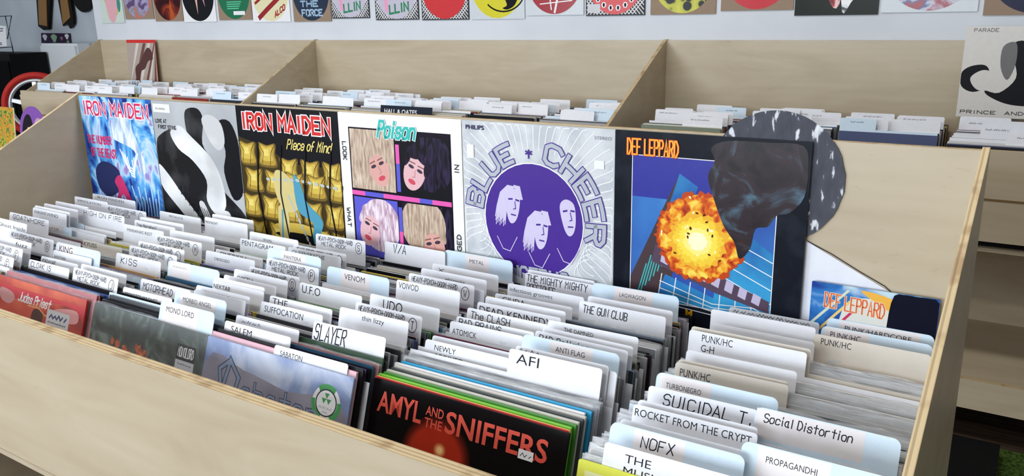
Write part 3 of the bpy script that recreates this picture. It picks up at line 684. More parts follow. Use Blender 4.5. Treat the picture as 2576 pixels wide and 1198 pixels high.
# ================================================================== SLEEVES SHOWN ALONG THE BACK PANEL
def shown(x0, art, lets, face, label, y=0.0, z=-0.3165, lean=R(0.4), bag=None, w=0.3135, yaw=0, roll=0.0, spine=None):
    return sleeve('record', frameM(x0, y-0.0052, z, lean, yaw, roll), face, spine or mat((70, 70, 74)), w=w, h=0.315, t=0.0036, bag=bag, label=label, parts=[('cover_print', art)]+lets)
X6 = [0.0015+i*0.3143 for i in range(7)]
W6 = 0.3125
# 1 blue and white swirl
sw = ramp_mat('blue_swirl_print', [(0.28, (24, 40, 110)), (0.42, (52, 110, 190)), (0.55, (96, 170, 220)), (0.68, (190, 214, 240)), (0.8, (150, 130, 190))], scale=9, detail=3, dist=2.6, rough=0.25, stretch=(1, 1, 0.6), rot=(0, 0.6, 0))
a = Art(W6); a.rect(0, 0, 100, 100, sw)
pale = ramp_mat('pale_drape_print', [(0.35, (150, 176, 206)), (0.6, (226, 234, 242))], scale=26, stretch=(2.5, 1, 0.5), rough=0.3); nav = mat((34, 44, 92), 0.3)
a.blob([(40, 32), (46, 16), (58, 12), (68, 20), (78, 40), (84, 56), (76, 60), (72, 46), (66, 40)], pale)
a.blob([(10, 62), (24, 54), (44, 60), (42, 76), (26, 84), (12, 78)], nav)
for i in range(4): a.line([(50+i*3, 42+i*2), (56+i*2, 54+i*3), (66, 58+i*2), (74-i*3, 44+i*2)], 1.2, WHT)
pk = mat((204, 52, 108), 0.3); a.blob([(36, 70), (44, 64), (50, 70), (60, 92), (56, 94), (46, 80), (36, 92), (32, 90), (40, 78)], pk)
for i in range(9): a.line([(60+i*4.4, 100), (64+i*3.8, 84+(i % 3)*3), (60+i*4.4, 72+(i % 2)*8)], 1.4, mat((176, 214, 240), 0.3))
l = Art(W6); l.k = 24; wz = lambda t: 1.0+0.0*t
for m2, wd in ((WHT, 3.4), (mat((208, 40, 90), 0.3), 1.9)):
    l.text('IRON MAIDEN', 5, 15, 90, m2, 'h', h=10.5, st=wd)
l2 = Art(W6); l2.k = 30
l2.text('THE NUMBER', 5, 39, 34, pk, 'h', h=6, st=1.3, jit=0.05); l2.text('OF THE BEAST', 8, 50, 36, pk, 'h', h=6.5, st=1.3, jit=0.05)
shown(X6[0], a, [('lettering', l), ('title_lettering', l2)], sw, 'record sleeve with blue and white swirls and pink lettering, leftmost on the back panel', w=W6)
# 2 grey and black
a = Art(W6); gb = ramp_mat('grey_backdrop_print', [(0.3, (150, 152, 156)), (0.7, (186, 188, 190))], scale=3); a.rect(0, 0, 100, 100, gb)
jk = ramp_mat('black_leather_print', [(0.45, (24, 24, 26)), (0.75, (58, 58, 60))], scale=10, rough=0.35); sk = ramp_mat('silver_tone_print', [(0.35, (196, 196, 196)), (0.65, (232, 232, 232))], scale=6)
a.blob([(0, 40), (8, 26), (30, 22), (56, 40), (74, 62), (100, 82), (100, 100), (0, 100)], jk)
a.blob([(42, 6), (56, 4), (62, 12), (58, 30), (66, 42), (54, 46), (44, 30), (40, 18)], jk)
a.blob([(78, 14), (92, 12), (100, 30), (100, 62), (88, 70), (80, 50), (84, 34)], BLK)
a.blob([(60, 12), (70, 8), (82, 14), (84, 28), (76, 34), (66, 26)], sk)
a.blob([(20, 24), (32, 18), (46, 26), (66, 40), (76, 56), (78, 76), (66, 84), (56, 74), (58, 58), (44, 44), (28, 36)], sk)
a.blob([(0, 50), (12, 58), (26, 72), (44, 88), (56, 98), (40, 98), (20, 84), (0, 66)], sk)
a.blob([(46, 78), (52, 76), (60, 92), (56, 96)], mat((206, 206, 206))); a.blob([(66, 82), (80, 80), (82, 88), (70, 98), (64, 92)], sk)
for i in range(3): a.line([(48+i*3, 80+i), (54+i*3, 92+i)], 0.7, BLK); a.line([(66+i*4, 86), (63+i*4, 93)], 0.8, BLK)
for i in range(7): a.line([(22+i*4.4, 68+i*4), (26+i*4.4, 66+i*4.2), (25+i*4.4, 72+i*4)], 0.9, BLK)
l = Art(W6); l.k = 26; l.text('LOVE AT', 3, 17, 14, INK, 'h', h=2.6, st=0.6); l.text('FIRST STING', 6, 21.5, 22, INK, 'h', h=2.6, st=0.6)
s2 = Art(W6); s2.k = 26; s2.rect(2, 2.5, 23, 9, mat((226, 226, 222), 0.5)); s2.text('x', 5, 7, 12, INK, 's', h=2, st=0.4)
shown(X6[1], a, [('lettering', l), ('price_sticker', s2)], gb, 'black and white photographic record sleeve, second from left on the back panel', w=W6)
# 3 quilted yellow
a = Art(W6); qy = ramp_mat('mustard_quilt_print', [(0.2, (222, 188, 78)), (0.5, (150, 122, 50)), (0.8, (40, 34, 20))], scale=17, kind='VORONOI', rough=0.25, stretch=(1, 1, 0.8)); a.rect(0, 0, 100, 100, BLK)
q0 = mat((176, 144, 56), 0.25); q1 = mat((206, 176, 78), 0.25); q2 = mat((112, 90, 38), 0.25); q3 = mat((226, 204, 112), 0.25); q4 = mat((64, 52, 26), 0.3)
a.poly([(0, 22), (30, 28), (50, 38), (100, 38), (100, 100), (0, 100)][::-1], q4)
for r_ in range(4):
    for c_ in range(5):
        cx, cy = 8+c_*21+(r_ % 2)*5, 33+r_*19
        if cy < 40 and cx > 44: cy += 9
        for kk, mm in ((1.0, q2), (0.86, q0), (0.6, q1), (0.28, q3)):
            dx, dy = -1.5*(1-kk), -2*(1-kk)
            a.blob([(min(99.5, max(0.5, cx+dx+u*kk)), min(99.5, cy+dy+v*kk)) for u, v in ((-9, -8), (0, -6.5), (9, -8), (8, 0), (9.5, 8), (0, 9.5), (-9.5, 8), (-8, 0))], mm)
        a.line([(cx-9, cy-8), (cx-4, cy-1), (cx-6, cy+7)], 0.5, q4); a.line([(min(99, cx+9), cy-8), (cx+4, cy-2), (cx+2, cy+8)], 0.5, q4)
for r_ in range(3): a.blob([(30, 84+r_*6), (60, 80+r_*7), (98, 88+r_*5), (70, 90+r_*5)], q1 if r_ != 1 else BLK)
cream = mat((206, 190, 128), 0.3); teal = mat((78, 150, 176), 0.3)
a.blob([(36, 44), (48, 46), (58, 58), (56, 70), (42, 72), (34, 58)], cream); a.blob([(54, 46), (60, 50), (66, 64), (80, 76), (72, 92), (68, 90), (70, 78), (56, 70)], teal); a.blob([(36, 70), (46, 72), (44, 94), (36, 94)], cream); a.line([(40, 72), (38, 94)], 1.6, teal)
ch = mat((190, 196, 190), 0.3, metal=0.3)
for i in range(12): a.ell(28+i*6, 49+0.35*abs(i-5), 2.2, 1.1, ch, a=6)
for i in range(9): a.ell(48+i*2.2, 62+i*4, 1.1, 2.2, ch, a=-20)
for i in range(4): a.line([(20+i*24, 26), (16+i*24, 60), (22+i*24, 98)], 1.3, BLK)
l = Art(W6); l.k = 120
for m2, wd in ((WHT, 4.2), (mat((206, 40, 36), 0.25), 2.5)): l.text('IRON MAIDEN', 6, 15.5, 87, m2, 'h', h=10.5, st=wd*0.92)
l2 = Art(W6); l2.k = 124; l2.text('Piece of Mind', 50, 27.5, 42, mat((226, 206, 120), 0.3), 'h', h=6.5, st=0.9, shear=0.35)
shown(X6[2], a, [('lettering', l), ('title_lettering', l2)], BLK, 'record sleeve with mustard quilted pattern and red lettering, third from left', w=W6)
# 4 white border, four portraits
wh = mat((240, 240, 236), 0.3); a = Art(W6); a.rect(0, 0, 100, 100, wh); a.rect(8.5, 9, 92, 95, mat((24, 16, 30), 0.3))
skin = mat((214, 160, 150), 0.35); skin2 = mat((222, 176, 180), 0.35); lip = mat((206, 72, 92), 0.3); pnk = mat((226, 90, 170), 0.3); vio = mat((88, 88, 196), 0.3)
blond = ramp_mat('blond_hair_print', [(0.1, (140, 112, 96)), (0.5, (186, 162, 140)), (0.9, (222, 206, 186))], scale=60, stretch=(3, 1, 0.5), dist=0.6)
plat = ramp_mat('platinum_hair_print', [(0.3, (176, 140, 160)), (0.7, (236, 220, 228))], scale=60, stretch=(3, 1, 0.5), dist=0.6)
dark = ramp_mat('dark_hair_print', [(0.4, (16, 12, 18)), (0.8, (50, 40, 70))], scale=24, stretch=(3, 1, 0.7), dist=1.5)
a.rect(8.5, 50.5, 91, 53.5, pnk); a.rect(20, 50.5, 36, 53.5, vio); a.rect(66, 50.5, 76, 53.5, vio); a.rect(48, 18, 51, 48, vio); a.rect(48, 18, 51, 30, pnk); a.rect(48, 58, 51, 94, pnk); a.rect(48, 58, 51, 74, vio)
def face(x0, y0, x1, y1, bgm, hm, sm, cx, cy, ang, hx, hy, hr):
    a.rect(x0, y0, x1, y1, bgm)
    def inside(fn):
        pass
    def E(cx_, cy_, rx, ry, mt, an=0):
        n = 30; pts = []
        for i in range(n):
            t = -2*math.pi*i/n; x, y = rx*math.cos(t), ry*math.sin(t); ca, sa = math.cos(R(an)), math.sin(R(an))
            pts.append((min(x1, max(x0, cx_+x*ca-y*sa)), min(y1, max(y0, cy_+x*sa+y*ca))))
        a.poly(pts, mt)
    E(hx, hy, hr, hr*1.05, hm); ca, sa = math.cos(R(ang)), math.sin(R(ang))
    def T(u, v): return (cx+u*ca-v*sa, cy+u*sa+v*ca)
    E(cx, cy, 8.6, 12.5, sm, ang)
    for sx in (-3.6, 3.6):
        e = T(sx, -2); E(e[0], e[1], 2.3, 1.1, mat((70, 40, 50)), ang); E(e[0], e[1], 1.1, 0.8, mat((40, 50, 70)), ang)
        p1, p2 = T(sx-2.4, -4.6), T(sx+2.4, -4.9); a.line([p1, p2], 0.7, mat((110, 80, 66)))
    n1, n2 = T(0.2, -1), T(1.2, 3.4); a.line([n1, n2, T(-0.6, 3.9)], 0.5, mat((186, 120, 112)))
    e = T(0, 7); E(e[0], e[1], 3.0, 1.6, lip, ang)
    for u, v, r1, r2, an in ((-4, -11.5, 7, 4.2, -14), (4, -11.5, 7, 4.2, 14), (-8.5, -6, 2.6, 6, 8), (8.5, -6, 2.6, 6, -8)):
        e = T(u, v); E(e[0], e[1], r1, r2, hm, ang+an)
face(9.5, 10, 47, 49, blond, blond, skin, 33, 34, -22, 28, 26, 18)
face(51.5, 12, 91, 50, BLK, dark, skin2, 63, 34, 22, 76, 28, 17)
face(10, 54.5, 47.5, 94, vio, plat, skin2, 23, 75, 22, 32, 72, 17)
face(51.5, 54.5, 91.5, 94, dark, blond, skin, 76, 80, -14, 68, 68, 18)
l = Art(W6); l.k = 115; tq = mat((50, 180, 170), 0.25)
for m2, wd in ((WHT, 2.8), (tq, 1.9)): l.text('Poison', 34, 14, 30, m2, 'h', h=10, st=wd, shear=0.25)
l2 = Art(W6); l2.k = 122; l2.text('THE', 30, 99, 9, INK, h=2.8)
def vtext(t, x, y, up, hh, ln):
    lf = l2.up(); ls, adv = glyphs(t); k2 = ln/adv
    if up: mp = lambda a_, b_: l2.P(x+hh-(b_)*hh+0, y-a_*k2)
    else: mp = lambda a_, b_: l2.P(x+b_*hh, y+a_*k2)
    strokes(l2.mb, ls, mp, 0.0017, INK, lf)
words = [('border_word', l2)]
for args in (('LOOK', 2.8, 19, False, 3, 12), ('WHAT', 2.8, 63, False, 3, 13), ('IN', 94.5, 32, True, 3, 5), ('DRAGGED', 94.5, 94, True, 3, 24)):
    l2 = Art(W6); l2.k = 122; vtext(*args); words.append(('border_word', l2))
shown(X6[3], a, [('lettering', l)]+words, wh, 'white-bordered record sleeve with four colour portraits and turquoise lettering', w=W6, spine=wh)
# 5 silver with purple disc
sv = ramp_mat('silver_print', [(0.35, (186, 190, 194)), (0.65, (208, 210, 212))], scale=20, detail=8, rough=0.35); pu = mat((70, 40, 140), 0.3); a = Art(W6); a.rect(0, 0, 100, 100, sv)
for i in range(46):
    t = R(-200+i*5.2); r0 = 38; x, y = 50+r0*math.cos(t), 52+r0*math.sin(t); dx = 18*math.cos(t); n = [(x, y)]
    for q in range(1, 6): n.append((x+(q*5.5)*math.cos(t)+0.0*dx, y+(q*5.5)*math.sin(t)+0.22*q*q*abs(math.cos(t))))
    n = [(min(99, max(1, p[0])), min(99, max(1, p[1]))) for p in n]; a.line(n, 0.55, WHT)
for sx in (10, 90):
    for q in range(7): a.line([(sx+(3+q*1.8)*math.cos(R(t))*(1 if sx < 50 else -1), 58+q*4+(4+q)*math.sin(R(t))) for t in range(-70, 81, 10)], 0.5, WHT)
a.ell(48.5, 55, 33.5, 33.5, WHT); a.ell(48.5, 55, 32.8, 32.8, pu)
lv = mat((206, 196, 224), 0.3)
def head(cx, cy, k, tilt, hair):
    ca, sa = math.cos(R(tilt)), math.sin(R(tilt))
    def T(u, v): return (cx+(u*ca-v*sa)*k, cy+(u*sa+v*ca)*k)
    if hair:
        for i in range(15): a.line([T(-3+i*0.3, -9.4), T(-7+i*0.35, -5), T(-8.4+i*0.42, 2), T(-9+i*0.45, 8+(i*7 % 5))], 0.45*k, lv)
        for i in range(4): a.line([T(1+i, -10), T(5+i*0.4, -4)], 0.9*k, lv)
    a.blob([T(-3.5, -5), T(0, -8.5), T(4.5, -6), T(5, 2), T(3.4, 8), T(0.5, 9.5), T(-2, 5)], lv)
    a.line([T(-1.6, -2.6), T(0.4, -3)], 0.9*k, pu); a.line([T(2.6, -3), T(4.4, -2.8)], 0.9*k, pu)
    a.line([T(2.2, -2), T(2.9, 1.6), T(1.6, 2)], 0.5*k, pu); a.line([T(0.6, 5), T(3.2, 5)], 0.7*k, pu)
head(34, 47, 1.15, 6, True); head(53, 60, 1.15, 4, True); head(71, 50, 1.15, -4, False)
for (cx, cy) in ((31, 70), (53, 77), (72, 72)): a.line([(cx-7, cy-3), (cx-3, cy+4), (cx+2, cy+5), (cx+7, cy-4)], 0.5, lv)
a.blob([(22, 86), (50, 92), (80, 88), (78, 98), (22, 98)], sv)
l = Art(W6); l.k = 110; grey = mat((176, 182, 188), 0.35)
def arc(t, a0, a1, r0, r1):
    ls, adv = glyphs(t)
    for m2, wd in ((pu, 0.0105), (grey, 0.0072)):
        lf = l.up()
        mp = lambda x_, y_: l.P(48.5+(r0+(r1-r0)*y_)*math.cos(R(a0+(a1-a0)*x_/adv)), 55+(r0+(r1-r0)*y_)*math.sin(R(a0+(a1-a0)*x_/adv)))
        fine = []
        for pl in ls:
            n = []
            for p, q in zip(pl, pl[1:]): n += [(p[0]+(q[0]-p[0])*f/3, p[1]+(q[1]-p[1])*f/3) for f in range(3)]
            fine.append(n+[pl[-1]])
        strokes(l.mb, fine, mp, wd, m2, lf)
arc('BLUE', 188, 250, 35.5, 46); arc('CHEER', 283, 372, 35.5, 46)
l.text('*', 44.5, 19, 4, pu, 'h', h=4.5, st=0.9)
l4 = Art(W6); l4.k = 116
for m2, wd in ((pu, 2.6), (grey, 1.7)): l4.text('VINCEBUS', 22, 92.5, 50, m2, 'h', h=9, st=wd)
l2 = Art(W6); l2.k = 118; l2.text('PHILIPS', 3, 5, 13, mat((40, 30, 80)), h=2.6, thin=0.015); l2.text('STEREO', 88, 5.8, 10, mat((110, 110, 120)), h=1.8)
s2 = Art(W6); s2.k = 118; s2.rect(88, 17, 94, 21.5, WHT); s3 = Art(W6); s3.k = 118; s3.rect(3.5, 14, 8.5, 22, WHT)
shown(X6[4], a, [('lettering', l), ('title_lettering', l4), ('small_lettering', l2), ('price_sticker', s2), ('paper_sticker', s3)], sv, 'silver record sleeve with purple disc and white radiating lines, second from right', w=W6, spine=mat((190, 186, 170)))
# 6 black frame, blue picture, orange burst
nb = ramp_mat('scuffed_black_print', [(0.5, (18, 22, 32)), (0.8, (34, 40, 50))], scale=14, detail=8, rough=0.3); a = Art(W6); a.rect(0, 0, 100, 100, nb)
a.rect(9.6, 12, 86, 89.4, WHT); bsky = ramp_mat('blue_sky_print', [(0.3, (44, 60, 150)), (0.6, (60, 120, 190)), (0.8, (90, 170, 210))], scale=3, rough=0.25); a.rect(10, 12.4, 85.6, 89, bsky)
a.rect(10, 12.4, 85.6, 34, mat((52, 56, 150), 0.25))
tl = ramp_mat('glass_blue_print', [(0.3, (24, 84, 160)), (0.7, (50, 150, 200))], scale=8); brn = mat((70, 54, 58), 0.3)
a.poly([(10, 78), (36, 20), (46, 26), (30, 89), (10, 89)][::-1], brn); a.poly([(36, 20), (46, 26), (40, 46), (28, 46)][::-1], tl)
a.poly([(30, 74), (60, 84), (85.6, 70), (85.6, 89), (24, 89)][::-1], tl); a.poly([(60, 46), (74, 48), (85.6, 56), (85.6, 89), (56, 89)][::-1], tl)
for i in range(7): a.line([(14+i*2.3, 88-i*3), (19+i*2.6, 70-i*5)], 0.7, mat((60, 170, 170)))
for i in range(8): a.line([(28+i*8, 74+i*1.2), (26+i*8.4, 88.8)], 0.5, WHT)
for i in range(4): a.line([(27, 78+i*4), (56, 86+i*2), (85, 84+i*2.5)], 0.45, WHT)
for i in range(5): a.line([(62, 50+i*7), (85.4, 60+i*7)], 0.45, WHT)
a.poly([(24, 58), (62, 72), (85, 80), (85, 86), (58, 80), (22, 68)][::-1], mat((84, 66, 84), 0.3))
for i in range(8): a.poly([(28+i*7, 60.5+i*2.3), (32+i*7, 62+i*2.3), (31+i*7, 69+i*2), (27+i*7, 67.5+i*2)][::-1], mat((190, 180, 206), 0.3))
bur = ramp_mat('fiery_print', [(0.2, (150, 40, 20)), (0.4, (214, 90, 28)), (0.6, (238, 160, 40)), (0.8, (246, 216, 90))], scale=60, detail=5, dist=0.6, rough=0.25); yel = mat((246, 222, 70), 0.25)
a.ell(48, 52, 24, 23, mat((190, 70, 26), 0.25), wob=0.06, seed=4, n=110); a.ell(48, 52, 22.4, 21.4, bur, wob=0.05, seed=5, n=110)
for kk, cc in ((15.5, (238, 176, 50)), (13, (244, 204, 60)), (10.5, (248, 222, 80)), (7.5, (250, 234, 130)), (5, (254, 246, 200))): a.ell(47, 54, kk, kk*0.95, mat(cc, 0.25), wob=0.10, seed=int(kk*2), n=70)
sm_ = ramp_mat('dark_smoke_print', [(0.2, (20, 15, 19)), (0.55, (46, 34, 40)), (0.7, (66, 84, 98)), (0.9, (96, 136, 154))], scale=16, detail=4, dist=1.4, rough=0.3)
a.blob([(54, 30), (51, 20), (54, 12), (52, 6), (60, 2), (80, 1.5), (96, 2), (99, 12), (98, 26), (92, 34), (86, 36), (82, 42), (76, 44), (74, 54), (69, 60), (66, 52), (60, 44)], sm_)
rnd = random.Random(9)
for i in range(26):
    t = rnd.uniform(0, 6.28); r_ = rnd.uniform(6, 22); a.ell(48+r_*math.cos(t), 52+r_*math.sin(t), 0.9, 0.5, mat((90, 40, 20) if i % 2 else (250, 240, 180), 0.3), a=rnd.uniform(0, 180), n=8)
l = Art(W6); l.k = 110
for m2, wd in ((mat((206, 50, 40), 0.3), 1.25), (mat((246, 176, 40), 0.3), 0.75)): l.text('DEF LEPPARD', 7, 12, 28, m2, 'h', h=8, st=wd, shear=0.0)
l.text('M', 42, 95.2, 3.8, mat((246, 180, 30), 0.3), h=4.2, thin=0.02)
shown(X6[5], a, [('lettering', l)], nb, 'black-framed record sleeve with orange burst over blue, rightmost large one on back panel', w=W6, lean=R(0.2))

# hand-coloured paper disc on a white paper, and the 7 inch single
def on_back(uv, y=0.0): return at(uv, 1, y)
ctr = on_back((1948, 447), 0.001); rad = abs(on_back((2115, 430), 0.001).x-ctr.x)
rt = on_back((1925, 283), 0.001); rad = max(0.10, (rad+(rt.z-ctr.z))/2)
scr = ramp_mat('marker_scribble', [(0.0, (58, 60, 70)), (0.66, (74, 76, 86)), (0.76, (205, 208, 214)), (1.0, (235, 235, 238))], scale=34, detail=3, stretch=(2.6, 1, 0.9), rot=(0, 0.5, 0), rough=0.6)
b = MB(); n = 48
b.prism([(rad*math.cos(2*math.pi*i/n)*(1+0.008*math.sin(i*2.3)), 0, rad*math.sin(2*math.pi*i/n)) for i in range(n)][::1], (0, 0.0012, 0), scr)
o = b.build('paper_disc', M=Matrix.Translation((ctr.x, 0.0012, ctr.z)))
tag(o, 'round paper cutout scribbled dark grey with marker, peeking out behind the orange burst sleeve', 'paper cutout')
b = MB(); b.tube([(rad*0.42, 0, -rad*0.86), (rad*0.40, 0, -rad*1.15), (rad*0.46, 0, -rad*1.32), (rad*0.5, 0, -rad*1.1), (rad*0.44, 0, -rad*0.9)], 0.0018, scr, n=6); b.build('drawn_tail', parent=o)
pa, pb, pc, pd = on_back((2015, 600)), on_back((2035, 612)), on_back((2252, 745)), on_back((2010, 840))
pe = on_back((2250, 845))
b = MB(); b.prism([(q.x, 0.0026, q.z) for q in (pd, pe, pc, pb, pa)], (0, 0.0008, 0), mat((226, 228, 236), 0.6))
o = b.build('paper_sheet'); tag(o, 'white paper triangle behind the small single, under the scribbled disc', 'paper')
b = MB(); strokes(b, [[(on_back((x_, y_)).x, on_back((x_, y_)).z) for x_, y_ in ((2030, 608), (2090, 640), (2160, 684), (2225, 722), (2250, 745), (2243, 750), (2215, 738))]], lambda p, q: (p, q), 0.0012, INK, 0.0024)
b.build('drawn_outline', parent=o)
tl_, tr_ = on_back((2042, 708), -0.010), on_back((2366, 752), -0.010)
w7 = tr_.x-tl_.x; h7 = 0.18
a = Art(w7, h7); bm = ramp_mat('single_blue_print', [(0.3, (24, 60, 140)), (0.55, (50, 120, 190)), (0.8, (190, 214, 226))], scale=14, dist=1.2, rough=0.25); a.rect(0, 0, 100, 100, bm)
a.blob([(30, 14), (56, 8), (66, 18), (64, 60), (40, 70), (24, 50)], mat((214, 214, 206), 0.3))
a.blob([(40, 2), (66, 6), (70, 18), (56, 12)], mat((234, 176, 70), 0.3))
for i, c in enumerate(((206, 214, 190), (224, 196, 120), (196, 50, 90), (224, 206, 140))): a.line([(0, 46+i*13-8), (30+i*2, 4+i*9)], 2.2, mat(c, 0.3))
a.blob([(66, 2), (82, 0.5), (100, 3), (100, 100), (60, 100), (62, 40)], mat((16, 18, 34), 0.25)); a.line([(70, 64), (98, 44)], 2.6, mat((196, 32, 60))); a.line([(84, 60), (99, 50)], 1.6, mat((40, 80, 170)))
l = Art(w7, h7); l.k = 16
for m2, wd in ((mat((236, 222, 190)), 2.0), (mat((214, 100, 60), 0.3), 1.2)): l.text('DEF LEPPARD', 12, 20, 48, m2, 'h', h=12, st=wd, rise=-0.06)
sleeve('single_record', frameM(tl_.x, -0.0105, tl_.z-h7, R(1)), bm, bm, w=w7, h=h7, t=0.002, label='small blue and black single sleeve standing at the right end of the back panel', cat='record', parts=[('cover_print', a), ('lettering', l)])

# ================================================================== RACK AGAINST THE WALL: dividers and records
rnd = random.Random(21)
SEC = ['left', 'middle', 'right']
ZRB = ZB-0.300
back_stuff = MB()
def small_card(x0, x1, y, zt, bx0, colr, sec, row, ink, seed):
    th = R(10); hgt = (zt-(ZRB-0.297))/math.cos(th); r2 = random.Random(seed)
    pts = [(p[0]-bx0, 0, p[1]) for p in round_outline(x0, x1, hgt, hgt-0.038, bx0, bx0+LP, 0.006)]
    b = MB(); b.prism(pts, (0, CT, 0), mat(colr, 0.4))
    yb = y-(zt-(ZRB-0.297))*math.tan(th)
    o = b.build('divider_card', M=frameM(bx0, yb, ZRB-0.297, th))
    tag(o, 'small white divider card, %s from front in %s row of %s wall section' % (ORD[seed % 50], ORD[row], SEC[sec]), 'divider', 'dividers in row %d of the %s wall section' % (row+1, SEC[sec]))
    if ink:
        q = MB(); wd = x1-x0
        squiggle(q, x0-bx0+wd*r2.uniform(.08, .35), hgt-0.016, wd*r2.uniform(.25, .5), 0.0065, 0.0011, INK, -0.0002, seed=seed); q.build('lettering', parent=o)
    return o
DP, GP = PALD, PALG
for sec in range(3):
    x0 = BX[sec]+0.02; x1 = BX[sec+1]-0.006
    if sec == 2: rows = [0.84, 1.20, 1.54, 1.90, 2.22, 2.53]
    else:
        span = (x1-x0-0.03-LP)/5; rows = [x0+0.02+span*i for i in range(6)]
    for row, bx in enumerate(rows):
        if bx > 2.3: ncard = 5
        else: ncard = 12 if sec < 2 else 10
        yfront = 1.70+rnd.uniform(-0.03, 0.05); yback = YB-0.05-rnd.uniform(0, 0.05)
        if sec == 2 and row in (1, 2): yfront = 1.86
        ys = sorted(rnd.uniform(yfront+0.01, yback) for _ in range(ncard))
        for j in range(1, len(ys)):
            if ys[j]-ys[j-1] < 0.006: ys[j] = ys[j-1]+0.006
        for j, y in enumerate(ys):
            wd = rnd.choice((0.12, 0.15, 0.155, 0.155)); side = rnd.choice((0, 1, 0.5, 0, 1)) if sec != 0 else rnd.choice((0, 1))
            xa = bx+(LP-wd)*side+rnd.uniform(-0.004, 0.004); xa = max(bx, min(bx+LP-wd, xa))
            bb = bx+0.0
            ink = rnd.random() < 0.7
            small_card(xa, xa+wd, y, ZRB+0.043+rnd.uniform(-0.004, 0.005), bb, rnd.choice((WC, WC, WC, WC, WC, WC, BC)), sec, row, ink, sec*1000+row*50+j)
        # records: one mass of sleeves between the dividers, the frontmost ones single
        y = yfront-0.01
        first = 0
        while y < yback+0.03:
            t = 0.004
            if not any(abs(c-(y+0.002)) < 0.0035 for c in ys):
                colr = rnd.choice(DP+GP+PALC) if rnd.random() < 0.8 else rnd.choice(GP)
                th = R(10); hh = 0.303+rnd.uniform(-0.004, 0.003); yb = y-0.297*math.tan(th)
                M = frameM(bx+rnd.uniform(0, 0.004), yb, ZRB-0.297, th)
                back_stuff.prism([(0, 0, 0), (LP, 0, 0), (LP, 0, hh), (0, 0, hh)], (0, t, 0), mat(colr, 0.35), mat(tuple(min(255, c_+40) for c_ in colr), 0.4), M)
            y += t+rnd.uniform(0.003, 0.006)
o = back_stuff.build('record_sleeves'); tag(o, 'rows of record sleeves filed on edge in the three sections of the wall rack', 'records', kind='stuff')

# sleeves standing up in the wall rack
pz = at((958, 264), 1, 1.66); a = Art(0.3, 0.3); nv = mat((36, 42, 54), 0.35); a.rect(0, 0, 100, 100, nv); l = Art(0.3, 0.3); l.k = 3; l.text('HALL & OATES', 8, 12, 64, WHT, h=7, thin=0.015)
sleeve('record', frameM(pz.x, 1.66-0.297*math.tan(R(10)), pz.z-0.3*math.cos(R(10)), R(10)), nv, nv, w=0.3, h=0.3, label='dark navy sleeve with small white lettering at the front of the middle wall section', parts=[('cover_print', a), ('lettering', l)])
p = at((317, 100), 1, 2.17); p2 = at((400, 103), 1, 2.17); ww = LP
a = Art(); bs = mat((176, 160, 150), 0.35); a.rect(0, 0, 100, 100, bs); a.rect(0, 0, 100, 6.5, mat((206, 46, 40), 0.3))
br = mat((110, 74, 64), 0.35); cr = mat((214, 204, 194), 0.35)
for i, (x_, c_) in enumerate(((-10, cr), (14, br), (30, cr), (52, br), (64, cr), (86, br), (100, cr))): a.poly([(max(0, min(100, x_)), 100), (max(0, min(100, x_+9)), 100), (max(0, min(100, x_+54)), 7), (max(0, min(100, x_+44)), 7)], c_)
a.blob([(60, 26), (74, 16), (86, 24), (88, 40), (72, 44), (58, 60), (44, 66), (36, 90), (28, 96), (24, 60), (46, 44)], mat((86, 52, 50), 0.35))
sleeve('record', frameM(p.x, 2.155, p.z-LP, R(3)), bs, mat((200, 50, 44)), label='brown and cream diagonal striped sleeve with red top band in left wall section', parts=[('cover_print', a)])
p = at((2432, 66), 1, 2.16)
a = Art(); cw = mat((214, 210, 204), 0.35); a.rect(0, 0, 100, 100, cw); bk2 = mat((26, 26, 30), 0.4); gk = mat((110, 108, 108), 0.4)
a.blob([(0, 52), (8, 44), (22, 42), (28, 50), (26, 66), (14, 72), (2, 66)], bk2); a.blob([(10, 56), (20, 48), (30, 50), (32, 62), (22, 70), (14, 66)], cw)
a.blob([(46, 20), (58, 16), (68, 30), (84, 30), (100, 40), (100, 84), (70, 86), (48, 84), (30, 76), (26, 70), (40, 72), (54, 56), (50, 36)], bk2)
a.blob([(38, 22), (50, 18), (52, 40), (46, 58), (38, 44)], gk)
l = Art(); l.k = 10; l3 = Art(); l3.k = 10
l3.text('PARADE', 8, 6, 24, gk, 'h', h=3.6, st=0.7); l.text('PRINCE  AND', 4, 96, 62, bk2, 'h', h=3.4, st=0.7)
sleeve('record', frameM(p.x, 2.15, p.z-LP, R(3)), cw, mat((196, 192, 186)), label='cream record sleeve with black shapes and spaced lettering in right wall section', parts=[('cover_print', a), ('lettering', l), ('top_lettering', l3)])

